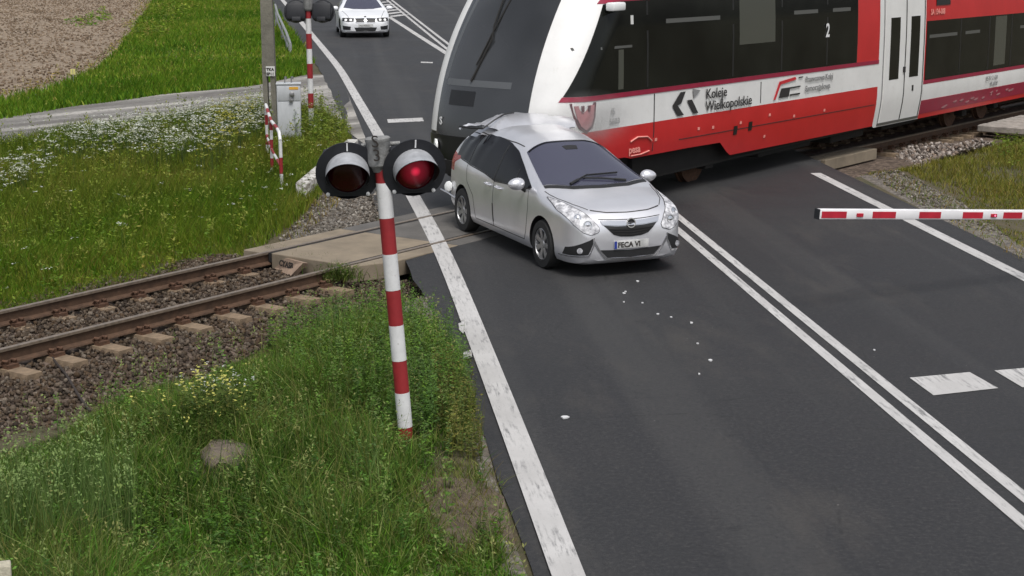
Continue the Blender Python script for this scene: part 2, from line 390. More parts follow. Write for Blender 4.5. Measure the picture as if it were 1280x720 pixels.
drape('gravel_verge', [(1018, 196), (1060, 218), (1140, 262), (1290, 345), (1400, 410)], [(1062, 196), (1110, 206), (1200, 236), (1262, 300), (1290, 318)], MATS['fine_gravel'], .015)
drape('gravel_verge', [(296, 318), (345, 288), (384, 262), (402, 236), (424, 206), (440, 184)], [(330, 311), (400, 299), (468, 283), (470, 262), (457, 228), (447, 188)], MATS['fine_gravel'], .015)
drape('gravel_verge', [(505, 315), (532, 371), (558, 423), (596, 480), (612, 570), (634, 660), (662, 735), (720, 850)], [(430, 345), (478, 371), (535, 430), (574, 485), (592, 570), (612, 660), (632, 735), (690, 850)], MATS['fine_gravel'], .012)
q = NT('bare_earth')
n1 = q.noise(6, 8, .7); n2 = q.noise(40, 4)
c = q.ramp(n1, [(.35, (.06, .042, .028)), (.65, (.14, .105, .075))]); c = q.mix(q.ramp(n2, [(.55, (0, 0, 0)), (.75, (.7, .7, .7))]), c, (.2, .17, .12))
q.bump(n2, .9, .03); q.out(c, .95)
drape('bare_patch', [(520, 600), (560, 598), (600, 606), (628, 625)], [(560, 700), (600, 690), (630, 690), (646, 700)], MATS['bare_earth'], .024)

# ballast bed, left of the crossing and (graded) right of it
q = NT('ballast_soil')
v1 = q.vor(16., 'Color'); sep = q.nt.nodes.new('ShaderNodeSeparateColor'); q.nt.links.new(v1, sep.inputs[0])
c = q.ramp(sep.outputs[0], [(.0, (.035, .022, .015)), (.6, (.085, .06, .042)), (1., (.15, .11, .085))]); q.bump(q.vor(16.), -1., .04); q.out(c, .95)
def bal_z(a): return -.222-.035*sm(.8, 1.05, a)-.10*sm(1.4, 3.1, a)
aa = np.array([-2.9, -2.3, -1.9, -1.5, -1.0, -.5, 0, .5, 1.0, 1.5, 1.9, 2.3, 2.9, 3.4])
for nm, ss in (('track_bed', np.linspace(-14, S_PL+.35, 80)), ('track_bed', np.linspace(26.2, 75, 80))):
    A = np.array([[T(s, OC+a, float(bal_z(abs(a)))+float(grade(s))+(0 if abs(a) < 2.4 else .02)) for a in aa] for s in ss])
    if nm == 'track_bed' and ss[0] < 0: A[:, 0, 2] -= .05
    A[:, -1, 2] -= .15
    tag(MB().grid(A).build(nm, MATS['ballast_soil'], smooth=60), kind='structure')
def stones(name, P, size, cols, label, seed=1):
    r = np.random.default_rng(seed); n = len(P)
    bm = bmesh.new(); bmesh.ops.create_icosphere(bm, subdivisions=1, radius=1.)
    bv = np.array([v.co[:] for v in bm.verts]); bf = np.array([[v.index for v in f.verts] for f in bm.faces]); bm.free()
    sc = size*r.uniform(.55, 1.25, n)[:, None]*r.uniform(.6, 1.2, (n, 3))
    jit = 1+r.normal(0, .2, (n, 12, 1))
    X = bv[None]*jit*sc[:, None, :]
    q_ = r.normal(size=(n, 4)); q_ /= np.linalg.norm(q_, axis=1)[:, None]; w, x, y, z = q_.T
    R = np.stack([1-2*(y*y+z*z), 2*(x*y-z*w), 2*(x*z+y*w), 2*(x*y+z*w), 1-2*(x*x+z*z), 2*(y*z-x*w), 2*(x*z-y*w), 2*(y*z+x*w), 1-2*(x*x+y*y)], 1).reshape(n, 3, 3)
    X = np.einsum('nij,nkj->nki', R, X)+P[:, None, :]
    Fc = (bf[None]+np.arange(n)[:, None, None]*12).reshape(-1, 3)
    c = np.array(cols)[r.integers(0, len(cols), n)]*r.uniform(.65, 1.3, (n, 1))
    return np_mesh(name, X.reshape(-1, 3), Fc, MATS['stone'], np.repeat(c, 12, axis=0))
def attr_mat(name, rough, trans=0., bump=0.):
    m = bpy.data.materials.new(name); m.use_nodes = True; MATS[name] = m; nt = m.node_tree; b = nt.nodes['Principled BSDF']; b.inputs['Roughness'].default_value = rough
    b.inputs['Specular IOR Level'].default_value = .12
    at = nt.nodes.new('ShaderNodeAttribute'); at.attribute_name = 'col'; nt.links.new(at.outputs['Color'], b.inputs['Base Color'])
    if bump:
        tc = nt.nodes.new('ShaderNodeTexCoord'); n2 = nt.nodes.new('ShaderNodeTexNoise'); n2.inputs['Scale'].default_value = 60; nt.links.new(tc.outputs['Object'], n2.inputs['Vector'])
        bp = nt.nodes.new('ShaderNodeBump'); bp.inputs['Strength'].default_value = bump; bp.inputs['Distance'].default_value = .01; nt.links.new(n2.outputs['Fac'], bp.inputs['Height']); nt.links.new(bp.outputs[0], b.inputs['Normal'])
        mx = nt.nodes.new('ShaderNodeMix'); mx.data_type = 'RGBA'; mx.blend_type = 'MULTIPLY'; mx.inputs[0].default_value = .6
        rp = nt.nodes.new('ShaderNodeValToRGB'); rp.color_ramp.elements[0].color = (.4, .35, .3, 1); rp.color_ramp.elements[0].position = .35; rp.color_ramp.elements[1].position = .65
        nt.links.new(n2.outputs['Fac'], rp.inputs[0]); nt.links.new(at.outputs['Color'], mx.inputs[6]); nt.links.new(rp.outputs[0], mx.inputs[7]); nt.links.new(mx.outputs[2], b.inputs['Base Color'])
    if trans:
        o = nt.nodes['Material Output']; t = nt.nodes.new('ShaderNodeBsdfTranslucent'); mxs = nt.nodes.new('ShaderNodeMixShader'); mxs.inputs[0].default_value = trans
        nt.links.new(at.outputs['Color'], t.inputs['Color']); nt.links.new(b.outputs[0], mxs.inputs[1]); nt.links.new(t.outputs[0], mxs.inputs[2]); nt.links.new(mxs.outputs[0], o.inputs['Surface'])
    return m
attr_mat('stone', .9, bump=.6); attr_mat('leaf', .6, trans=.3); attr_mat('petal', .7, trans=.25)
# stones on the track bed
n = 42000
s_ = rng.uniform(2, S_PL+.5, n); a = rng.uniform(-2.7, 3.2, n)
keep = np.ones(n, bool)
for r_ in RO: keep &= np.abs(a+OC-r_) > .085
for k_ in range(16): keep &= ~((np.abs(s_-(S_PL-.55-.63*k_)) < .125) & (a > .72) & (a < 1.3))
P = U[None]*s_[:, None]+N[None]*(OC+a)[:, None]; P[:, 2] = bal_z(np.abs(a))+rng.uniform(-.005, .035, n)
brown = [(.095, .072, .052), (.075, .055, .04), (.12, .095, .072), (.055, .043, .034), (.15, .125, .10), (.09, .062, .04)]
grey = [(.15, .135, .115), (.10, .088, .075), (.22, .20, .175), (.075, .068, .058), (.30, .28, .25), (.12, .10, .08)]
tag(stones('ballast_stones', P[keep], .028, brown, '', 2), kind='stuff')
def scatter(poly_px, n, z=-.1, seed=0):
    r = np.random.default_rng(seed); poly = np.array([G(*p, z) for p in poly_px]); lo, hi = poly[:, :2].min(0), poly[:, :2].max(0)
    X = r.uniform(lo[0], hi[0], n*4); Y = r.uniform(lo[1], hi[1], n*4); k = inside(poly, X, Y); X, Y = X[k][:n], Y[k][:n]
    return X, Y
def area(poly_px, z=-.1):
    p = np.array([G(*q_, z)[:2] for q_ in poly_px]); x, y = p.T; return abs(np.dot(x, np.roll(y, 1))-np.dot(y, np.roll(x, 1)))/2
PX = []
for poly, n_ in (([(292, 322), (345, 290), (386, 262), (404, 236), (426, 210), (446, 195), (460, 228), (480, 262), (470, 282), (400, 296), (330, 309)], 2300), ([(425, 348), (520, 315), (540, 380), (520, 392), (470, 378)], 1500), ([(1062, 200), (1115, 206), (1200, 240), (1262, 300), (1200, 288), (1120, 245)], 900)):
    X, Y = scatter(poly, n_, seed=n_); PX.append(np.stack([X, Y, zt(X, Y)+.018], 1))
tag(stones('gravel_stones', np.vstack(PX), .026, grey, '', 3), kind='stuff')
# pile of pale ballast beside the train
X, Y = scatter([(1105, 192), (1120, 178), (1160, 172), (1215, 164), (1250, 160), (1240, 176), (1190, 192), (1150, 200)], 2600, z=-.2, seed=5)
cx, cy = X.mean(), Y.mean(); rr = np.hypot((X-cx)/1.9, (Y-cy)/2.6); hz = .30*np.clip(1-rr**2, 0, 1)
PP = np.stack([X, Y, zt(X, Y)+.02+hz*rng.uniform(.3, 1, len(X))], 1)
pile = stones('stone_pile', PP, .045, [(.3, .26, .23), (.2, .17, .15), (.42, .38, .35), (.14, .115, .1), (.26, .2, .16)], '', 6); tag(pile, kind='stuff')
# ------------------------------------------------------------------ TRACK
mat('rail_steel', (.085, .047, .027), .75, .1, var=.4, scale=9, bump=.2, bscale=80)
mat('rail_head', (.24, .19, .145), .45, .5, var=.35, scale=14)
mat('rust', (.10, .05, .028), .85, .1, var=.5, scale=20, bump=.4)
mat('sleeper_concrete', (.215, .155, .10), .9, var=.35, scale=9, bump=.5, bscale=70)
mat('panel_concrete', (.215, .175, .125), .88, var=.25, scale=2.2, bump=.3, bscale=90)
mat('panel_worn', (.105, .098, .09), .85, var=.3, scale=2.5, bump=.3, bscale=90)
mat('rubber', (.012, .011, .011), .9)  # near-black colour for the shade inside the rail gaps
prof = [(-.036, 0), (.036, 0), (.036, -.03), (.01, -.045), (.009, -.135), (.07, -.155), (.075, -.172), (-.075, -.172), (-.07, -.155), (-.009, -.135), (-.01, -.045), (-.036, -.03)]
for ro, lab in zip(RO, ('rusty steel rail nearer the camera, beside the weedy verge', 'rusty steel rail farther from the camera, beside the flowering meadow')):
    b = MB(); ss = np.r_[np.linspace(-14, 22, 20), np.linspace(24, 75, 12)]
    A = np.array([[T(s, ro+p[0], p[1]+.012+float(grade(s))) for p in prof+prof[:1]] for s in ss])
    b.grid(A, flip=True)
    for i in range(len(b.mi)):
        if i % len(prof) in (0, 1, 11): b.mi[i] = 1
    tag(b.build('rail', [MATS['rail_steel'], MATS['rail_head']], smooth=25), lab, 'rail')
def sleeper(s):
    p = T(s, OC, -.33); e_ = empty('sleeper', p, math.pi/2-AZ, 'tan concrete sleeper lying in brown ballast under the two rusty rails', 'sleeper', 'concrete sleepers in the ballast left of the crossing')
    b = MB(); L = 1.27
    for o0, o1, zz in ((-L, -.45, .145), (-.45, .45, .10), (.45, L, .145)):
        pts = [T(s-.13, OC+o0, -.33), T(s+.13, OC+o0, -.33), T(s+.10, OC+o0, -.33+zz), T(s-.10, OC+o0, -.33+zz)]
        b.prism(pts, N*(o1-o0))
    b.build('block', MATS['sleeper_concrete'], e_, smooth=0)
    for ro in RO:
        for sd in (-1, 1):
            c = MB(); o0 = ro+sd*.105
            for ds in (-.055, .055):
                c.tube([T(s+ds-.018, o0-sd*.05, -.145), T(s+ds-.018, o0-sd*.01, -.10), T(s+ds, o0+sd*.035, -.103), T(s+ds+.018, o0+sd*.02, -.145), T(s+ds+.01, o0-sd*.04, -.14)], .016, 6)
            c.box(T(s, o0+sd*.01, -.165), (.15, .11, .05), ax=(U, N, Zv))
            c.tube([T(s, o0, -.17), T(s, o0, -.1)], .013, 6)
            c.build('rail_clip', MATS['rust'], e_, smooth=40)
    return e_
s0 = sleeper(S_PL-.55); rz = s0.location.copy()
for k in range(1, 15):
    c = copy_tree(s0); p = T(S_PL-.55-.63*k, OC, -.33); c.location = p; c.rotation_euler.z += random.uniform(-.012, .012)
for s in np.arange(33.6, 45, .63):
    c = copy_tree(s0); c.location = T(s, OC, -.33+float(grade(s)))
    c['group'] = 'concrete sleepers under the railcar'; c['label'] = 'tan concrete sleeper lying in shadow beneath the red railcar'
def panel(o0, o1, sa, sb, m, label, skew=0.):
    b = MB(); z0, z1 = -.22, .005
    pts = [T(sa, o0), T(sb, o0), T(sb, o1), T(sa+skew, o1)]
    low = [p+Zv*(z0+float(grade(s_t(p[0], p[1])))) for p in pts]; 
    b.prism(low, Zv*(z1-z0)); o = b.build('crossing_slab', m, smooth=0)
    md = o.modifiers.new('edge', 'BEVEL'); md.width = .012; md.segments = 2
    tag(o, label, 'crossing panel', 'concrete panels of the level crossing'); return o
IN0, IN1 = RO[1]+.095, RO[0]-.095
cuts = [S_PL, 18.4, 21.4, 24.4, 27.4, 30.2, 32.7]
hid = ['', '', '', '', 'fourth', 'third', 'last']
panel(IN0, IN1, S_PL, 18.395, MATS['panel_concrete'], 'tan concrete crossing panel between the rails, behind the tilted lettered block')
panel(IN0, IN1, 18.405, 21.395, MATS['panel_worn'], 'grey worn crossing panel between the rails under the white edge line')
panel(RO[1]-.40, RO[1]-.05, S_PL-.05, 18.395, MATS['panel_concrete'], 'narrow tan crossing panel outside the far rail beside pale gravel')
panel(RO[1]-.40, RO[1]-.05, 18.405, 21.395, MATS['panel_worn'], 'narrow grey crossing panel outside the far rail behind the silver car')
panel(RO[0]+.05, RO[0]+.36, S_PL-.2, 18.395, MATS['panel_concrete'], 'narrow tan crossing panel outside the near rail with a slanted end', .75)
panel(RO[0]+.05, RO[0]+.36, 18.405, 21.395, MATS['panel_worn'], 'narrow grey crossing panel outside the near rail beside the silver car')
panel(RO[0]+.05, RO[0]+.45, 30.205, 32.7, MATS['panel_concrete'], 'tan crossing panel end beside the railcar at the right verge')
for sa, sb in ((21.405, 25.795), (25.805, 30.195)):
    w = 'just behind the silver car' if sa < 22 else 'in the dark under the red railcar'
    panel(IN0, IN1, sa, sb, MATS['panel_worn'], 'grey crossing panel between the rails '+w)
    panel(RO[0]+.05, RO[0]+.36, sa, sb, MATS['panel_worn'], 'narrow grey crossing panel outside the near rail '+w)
b = MB()
for o0 in (RO[0]-.066, RO[1]+.066):
    b.box(T((S_PL+21.5)/2, o0, -.06), (21.5-S_PL, .055, .13), ax=(U, N, Zv))
for o0 in (RO[0]+.043, RO[1]-.043):
    b.box(T((S_PL+21.5)/2, o0, -.06), (21.5-S_PL, .012, .128), ax=(U, N, Zv))
tag(b.build('flangeway_filler', MATS['rubber'], smooth=0), kind='structure')  # dark strips stand in for the shaded depth of the open flangeways
# tilted end block with cut letters
mat('block_brown', (.28, .20, .145), .85, var=.25, scale=14, bump=.3)
mat('ink', (.02, .015, .012), .8)
tl, tr, br, bl = [np.array(p) for p in (G(357, 322.5, -.02), G(379, 328.5, -.02), G(363, 345, -.2), G(343, 335.5, -.2))]
e_ = empty('ramp_block', (tl+tr+br+bl)/4-Zv*.1, 0, 'tilted brown deflector block with dark letters between the rails', 'deflector block')
rt = (tr-tl)/np.linalg.norm(tr-tl); upv = (tl-bl)/np.linalg.norm(tl-bl); nr_ = np.cross(rt, upv); nr_ /= np.linalg.norm(nr_)
b = MB(); b.prism([tl, bl, br, tr], -nr_*.09); b.build('body', MATS['block_brown'], e_, smooth=0)
text_mb('CYASB', .115, (tl+tr+br+bl)/4-rt*.2-upv*.035, rt, np.cross(nr_, rt), nr_, depth=.003, bold=.004).build('lettering', MATS['ink'], e_, smooth=0)

# ------------------------------------------------------------------ SIGNALS
q = NT('signal_red'); n1 = q.noise(8, 6, .7); q.out(q.ramp(n1, [(.3, (.22, .012, .016)), (.7, (.30, .02, .024))]), .55)
q = NT('signal_white'); n1 = q.noise(8, 6, .7); n2 = q.noise(45, 4); c = q.ramp(n1, [(.3, (.56, .56, .56)), (.7, (.70, .70, .70))]); c = q.mix(q.ramp(n2, [(.64, (0, 0, 0)), (.72, (.7, .7, .7))]), c, (.25, .23, .2)); q.out(c, .5)
mat('signal_black', (.011, .012, .016), .6, var=.3, scale=20)
mat('visor_grey', (.40, .41, .43), .5, .2, var=.25, scale=12)
mat('visor_inside', (.012, .008, .008), .9)
mat('lens_dark', (.035, .002, .004), .18)
q = NT('lens_lit'); LC = np.zeros(3)
q.b.inputs['Base Color'].default_value = (.06, .002, .004, 1); q.b.inputs['Roughness'].default_value = .2
lens_dist = q.nt.nodes.new('ShaderNodeVectorMath'); lens_dist.operation = 'DISTANCE'; q.nt.links.new(q.tc.outputs['Object'], lens_dist.inputs[0])
q.b.inputs['Emission Color'].default_value = (1, .03, .09, 1)
q.nt.links.new(q.ramp(q.math('MULTIPLY', lens_dist.outputs['Value'], 5.), [(.04, (.75, .75, .75)), (.26, (.11, .11, .11)), (.7, (.004, .004, .004))]), q.b.inputs['Emission Strength'])
mat('cast_grey', (.24, .24, .235), .65, .2, var=.35, scale=18, bump=.3)
mat('white_plain', (.7, .7, .7), .5)
def frame_of(d):
    d = np.array(d, float); d /= np.linalg.norm(d); r = np.cross(d, Zv)*-1; r /= np.linalg.norm(r); u_ = np.cross(d, r)*-1
    if u_[2] < 0: u_ = -u_
    return d, r, u_                        # forward, right (as seen by somebody facing the lamp), up
def signal_head(parent, c, d, lit, R=.28, back=False):
    d, r, u_ = frame_of(d); r = np.cross(d, u_)*-1
    h = MB(); poly = []
    for k in range(40):
        t = math.pi*2*k/40; x, y = R*math.cos(t), R*math.sin(t)
        if y < -R*.78: y = -R*.78
        poly.append(c+r*x+u_*y-d*.012)
    h.prism(poly, d*.016); h.lathe(c-d*.006, -d, [(.0, .12), (.19, .12), (.235, .10), (.25, .02), (.25, .0)], 28)
    h.box(c-d*.1-u_*.18, (.2, .16, .1), ax=(r, d, u_), bev=.01); h.box(c-d*.09, (.44, .14, .38), ax=(r, d, u_), bev=.05)
    head = h.build('lamp_head', MATS['signal_black'], parent, smooth=25)
    rv = .192; n_ = 28; L = lambda t: .05+.24*max(0, math.cos(t*.72))**1.2
    for nm, rr, m in (('visor', rv, 'visor_grey'), ('visor_lining', rv-.006, 'visor_inside')):
        b = MB(); Aa = []
        for j in range(9):
            row = []
            for k in range(n_+1):
                t = rad(-118)+rad(236)*k/n_; l = L(t)*j/8
                row.append(c+u_*math.cos(t)*rr+r*math.sin(t)*rr+d*(.004+l))
            Aa.append(row)
        b.grid(np.array(Aa), flip=(nm == 'visor_lining')); b.build(nm, MATS[m], head, smooth=60)
    b = MB(); b.lathe(c+d*.006, d, [(.182, .0), (.17, .014), (.12, .032), (.05, .044), (.0, .046)], 32); b.build('lens', MATS['lens_lit' if lit else 'lens_dark'], head, smooth=60)
    if lit: lens_dist.inputs[1].default_value = tuple(c+d*.03-np.array(parent.location))
    b = MB(); b.lathe(c+d*.005, d, [(.189, 0), (.189, .02), (.176, .02), (.176, 0)], 32); b.build('lens_ring', MATS['signal_black'], head, smooth=40)
    b = MB(); b.box(c+u_*R*.86+d*.012, (.012, .008, .07), ax=(r, d, u_))
    for sx in (-1, 1): b.lathe(c+r*sx*.175-u_*R*.70+d*.004, d, [(.017, 0), (.017, .015), (.0, .02)], 10)
    b.build('bolt', MATS['white_plain'], head, smooth=40)
    return head
def banded_pole(parent, pts, r, mats2):
    for i in range(len(pts)-1):
        b = MB(); rr = r+(.0012 if i % 2 else 0); b.tube([pts[i], pts[i+1]], rr, 20); b.build('pole_band', mats2[i % 2], parent, smooth=40)
D0 = 14.39
ax_ = lambda y: 507.5-(545-y)*(507.5-477.3)/(545-205)
P_ = lambda y: Gd(ax_(y), y, D0)
e_ = empty('crossing_signal', P_(545)*np.array([1, 1, 0])+np.array([0, 0, -.15]), 0, 'leaning red and white banded crossing signal with two hooded red lamps in the weeds', 'crossing signal')
ys = [560, 533, 490, 450, 406, 362, 317, 272, 228, 200]
banded_pole(e_, [P_(ys[0])-Zv*.3]+[P_(y) for y in ys[1:]], .066, (MATS['signal_red'], MATS['signal_white']))
ctop = Gd(473, 187, D0); ua = P_(200)-P_(545); ua /= np.linalg.norm(ua)
b = MB(); b.lathe(ctop-ua*.135, ua, [(.062, -.06), (.075, -.02), (.098, .0), (.102, .03), (.105, .2), (.112, .215), (.112, .235), (.10, .245), (.0, .25)], 24); b.build('cap_housing', MATS['cast_grey'], e_, smooth=40)
vd = np.array([0, -1, 0]); rx = np.array([1., 0, 0])
tb = text_mb('S', .15, ctop+np.array([-.050, -.116, .035]), rx, ua, vd, bold=.0); text_mb('3', .15, ctop+np.array([-.040, -.116, -.085]), rx, ua, vd, tb, bold=.0); tb.build('lettering', MATS['ink'], e_, smooth=0)
b = MB(); b.tube([Gd(452, 182, D0+.06), Gd(500, 179, D0+.06)], .02, 10); b.tube([Gd(440, 200, D0+.1), Gd(510, 196, D0+.1)], .024, 10); b.build('crossbar', MATS['cast_grey'], e_, smooth=40)
signal_head(e_, Gd(434.5, 216, D0-.02), (.10, -1, -.22), False)
signal_head(e_, Gd(518, 212, D0-.02), (.27, -1, -.22), True)
# far signal, seen from behind
D1 = 38.0
e2 = empty('crossing_signal', np.array([*G(389.5, 158)[:2], -.2]), 0, 'distant banded crossing signal seen from behind, beside the grey cabinet', 'crossing signal')
axf = lambda y: 385.2+(y-14)*(389.5-385.2)/(158-14)
ysf = [176, 135, 116.5, 98, 79.5, 61, 42, 23, 14]
banded_pole(e2, [Gd(axf(y), y, D1) for y in ysf], .064, (MATS['signal_white'], MATS['signal_red']))
b = MB(); b.lathe(Gd(axf(14), 14, D1), (0, 0, 1), [(.064, 0), (.1, .03), (.11, .05), (.11, .3), (.09, .32), (0, .33)], 18)
b.tube([Gd(362, 7, D1), Gd(409, 7, D1)], .03, 8); b.build('cap_housing', MATS['cast_grey'], e2, smooth=40)
signal_head(e2, Gd(370, 15, D1+.05), (-.12, 1, -.2), False, R=.275)
signal_head(e2, Gd(403.5, 15, D1+.05), (.12, 1, -.2), False, R=.275)

# ------------------------------------------------------------------ POST, CABINET, RAILINGS
mat('post_concrete', (.165, .155, .125), .9, var=.3, scale=5, bump=.5, bscale=40)
mat('plate_white', (.6, .6, .58), .6)
p0 = Gd(340.5, 178, 36.2); e_ = empty('concrete_post', np.array([p0[0], p0[1], -.3]), 0, 'tall bare concrete pole with a small white number plate', 'utility pole')
b = MB()
for sx in (-1, 1):
    b.prism([p0*np.array([1, 1, 0])+np.array([sx*.085-.05, -.1, -.35]), p0*np.array([1, 1, 0])+np.array([sx*.085+.05, -.1, -.35]), p0*np.array([1, 1, 0])+np.array([sx*.085+.05, .1, -.35]), p0*np.array([1, 1, 0])+np.array([sx*.085-.05, .1, -.35])], np.array([-.03, 0, 2.0]))
hb = p0*np.array([1, 1, 0])
b.add([hb+np.array([x*.135-.02, y*.11, 1.35]) for y in (-1, 1) for x in (-1, 1)]+[hb+np.array([x*.095-.06, y*.08, 8.6]) for y in (-1, 1) for x in (-1, 1)], [(0, 1, 5, 4), (1, 3, 7, 5), (3, 2, 6, 7), (2, 0, 4, 6), (4, 5, 7, 6), (0, 2, 3, 1)])
b.build('shaft', MATS['post_concrete'], e_, smooth=0)
pc = Gd(338, 89, 36.07); b = MB(); b.box(pc, (.19, .012, .21)); pl = b.build('number_plate', MATS['plate_white'], e_, smooth=0)
tb = text_mb('TKA', .085, pc+np.array([-.085, -.008, .012]), rx, Zv, vd, bold=.003); text_mb('SP11', .085, pc+np.array([-.088, -.008, -.085]), rx, Zv, vd, tb, bold=.003); tb.build('lettering', MATS['ink'], pl, smooth=0)
q = NT('cabinet_grey'); n1 = q.noise(3, 6, .7, stretch=(0, 3, 3)); q.out(q.ramp(n1, [(.3, (.38, .395, .41)), (.7, (.46, .475, .49))]), .5)
mat('sticker_yellow', (.62, .33, .03), .6); mat('steel_dull', (.28, .28, .28), .45, .7)
cb = np.array([*Gd(362.5, 170, 35.4)[:2], -.1]); e_ = empty('equipment_cabinet', cb, rad(6), 'grey steel equipment cabinet with a padlocked hasp, standing beside the concrete pole', 'cabinet')
def L(x, y, z): c_, s_ = math.cos(rad(6)), math.sin(rad(6)); return cb+np.array([c_*x-s_*y, s_*x+c_*y, z])
ax6 = (np.array([math.cos(rad(6)), math.sin(rad(6)), 0]), np.array([-math.sin(rad(6)), math.cos(rad(6)), 0]), Zv)
HC = 1.27
b = MB(); b.box(L(0, 0, HC/2), (.5, .34, HC), ax=ax6, bev=.012); b.box(L(0, 0, HC+.012), (.53, .37, .03), ax=ax6, bev=.008); b.build('housing', MATS['cabinet_grey'], e_, smooth=40)
b = MB(); b.box(L(0, -.176, HC-.19), (.47, .02, .3), ax=ax6, bev=.005); b.build('upper_door', MATS['cabinet_grey'], e_, smooth=40)
b = MB(); b.box(L(0, -.176, (HC-.36)/2+.02), (.47, .02, HC-.40), ax=ax6, bev=.005); b.build('lower_door', MATS['cabinet_grey'], e_, smooth=40)
b = MB(); b.box(L(.11, -.189, HC-.075), (.19, .006, .055), ax=ax6); b.build('sticker', MATS['sticker_yellow'], e_, smooth=0)
b = MB(); b.lathe(L(.07, -.186, HC-.2), -ax6[1], [(.055, 0), (.055, .05), (.035, .06), (0, .06)], 14); b.tube([L(.07, -.2, HC-.2), L(.04, -.22, HC-.3), L(.06, -.22, HC-.33)], .022, 8); b.box(L(.05, -.215, HC-.33), (.08, .04, .07), ax=ax6, bev=.008); b.build('hasp', MATS['steel_dull'], e_, smooth=40)
b = MB()
for x in (-.08, .06): b.tube([L(x, 0, HC+.02), L(x, 0, HC+.1), L(x+.02, 0, HC+.13)], .015, 8); b.lathe(L(x+.02, 0, HC+.1), Zv, [(.03, 0), (.03, .05), (0, .06)], 10)
b.build('conduit', MATS['steel_dull'], e_, smooth=40)
# red and white tube railing
e_ = empty('tube_railing', np.array([*G(341, 212)[:2], -.1]), 0, 'red and white banded tube railing in tall grass before the cabinet', 'railing')
def bands(name, pts, r, n, first):
    P = resample(pts, 60); k = np.linspace(0, 59, n+1).astype(int)
    for i in range(n):
        MB().tube(list(P[k[i]:k[i+1]+1]), r+(.001 if i % 2 else 0), 10).build(name, (MATS['signal_red'], MATS['signal_white'])[(i+first) % 2], e_, smooth=40)
dC, dA, dB = 33.0, 31.0, 29.1
C0, C1 = Gd(334.5, 192, dC), Gd(332.4, 131, dC); A0, A1 = Gd(340.2, 229, 29.9), Gd(338.8, 151, 30.9); B0, B1 = Gd(352.3, 233, dB), Gd(350.2, 172, dB)
A0 = np.array([*Gd(340.2, 215, 30.8)[:2], -.12])
bands('rail_post', [C0, C1], .030, 5, 1); bands('rail_post', [A0, A1], .030, 6, 1); bands('rail_post', [B0-Zv*.05, B1-Zv*.06], .032, 3, 1)
bands('top_rail', [C1, Gd(335, 140, 32.2), A1, Gd(346, 160, 29.8), Gd(349, 165.5, 29.25), B1-Zv*.05], .031, 7, 1)
bands('mid_rail', [Gd(333.5, 169, dC), Gd(339.6, 187, 30.8), Gd(350.6, 207, dB)], .024, 7, 0)
# plain handrail by the road beyond
mat('galvanised', (.32, .33, .32), .5, .5, var=.3, scale=10)
e_ = empty('handrail', np.array([*G(362, 66)[:2], -.2]), 0, 'pale galvanised tube handrail on the grass bank behind the concrete pole', 'handrail')
P = [Gd(344, 6, 74), Gd(347, 17, 70), Gd(352, 28, 66), Gd(358, 41, 62), Gd(363, 55, 60)]
P[-1] = P[-2]+(P[-1]-P[-2])*1.0
b = MB(); b.tube(P+[np.array([P[-1][0], P[-1][1], -.15])], .05, 10); b.build('top_rail', MATS['galvanised'], e_, smooth=40)
b = MB(); b.tube([p-Zv*.35 for p in P], .04, 10); b.build('mid_rail', MATS['galvanised'], e_, smooth=40)
for i in (0, 2, 3):
    b = MB(); b.tube([P[i], np.array([P[i][0], P[i][1], -.3])], .04, 10); b.build('rail_post', MATS['galvanised'], e_, smooth=40)

# white kerb beam beyond the tracks
q = NT('flaked_white'); n1 = q.noise(9, 7, .75); q.out(q.ramp(n1, [(.42, (.16, .145, .12)), (.54, (.58, .57, .54))]), .85); 
a_, c_ = G(378, 233, .1), G(441, 178, .1); d_ = (c_-a_)/np.linalg.norm(c_-a_); s_ = np.cross(d_, Zv)
b = MB(); b.box((a_+c_)/2-Zv*.08, (np.linalg.norm(c_-a_), .24, .3), ax=(d_, s_, Zv), bev=.03)
tag(b.build('kerb_beam', MATS['flaked_white'], smooth=40), 'long flaking white painted concrete beam lying behind the leaning signal', 'concrete beam')

# ------------------------------------------------------------------ BARRIER BOOM (its drive stands just outside the picture)
q = NT('boom_white'); q.out(q.ramp(q.noise(4, 6), [(.3, (.66, .65, .66)), (.7, (.76, .75, .76))]), .5)
mat('boom_red', (.42, .012, .03), .5, var=.15, scale=8)
t0, t1 = Gd(1022, 267.3, 19.0), Gd(1280, 268.3, 20.55); d_ = (t1-t0); Lb = np.linalg.norm(d_); d_ /= Lb; s_ = np.cross(d_, Zv); s_ /= np.linalg.norm(s_); u_ = np.cross(s_, d_)
fc = s_ if s_[1] < 0 else -s_
LB_ = 4.5
piv = t0+d_*LB_
e_ = empty('barrier_boom', np.array([piv[0]+.3, piv[1]+.1, -.25]), 0, 'red and white barrier boom reaching over the right lane from the verge', 'barrier')
b = MB(); b.box(t0+d_*LB_/2, (LB_, .085, .118), ax=(d_, fc, u_), bev=.012); b.build('boom', MATS['boom_white'], e_, smooth=40)
per = Lb/4.33
def fr(x): return (x-1022)/258.*Lb
for x0, x1 in ((1024, 1053), (1084, 1112), (1141, 1168), (1196, 1222), (1249, 1274), (1301, 1326), (1350, 1374)):
    b = MB(); b.box(t0+d_*(fr(x0)+fr(x1))/2+fc*.0435-u_*.004, (fr(x1)-fr(x0), .006, .078), ax=(d_, fc, u_)); b.build('reflective_stripe', MATS['boom_red'], e_, smooth=0)
mat('lamp_pink', (.5, .02, .06), .3, emit=(1, .3, .5), estr=.8)
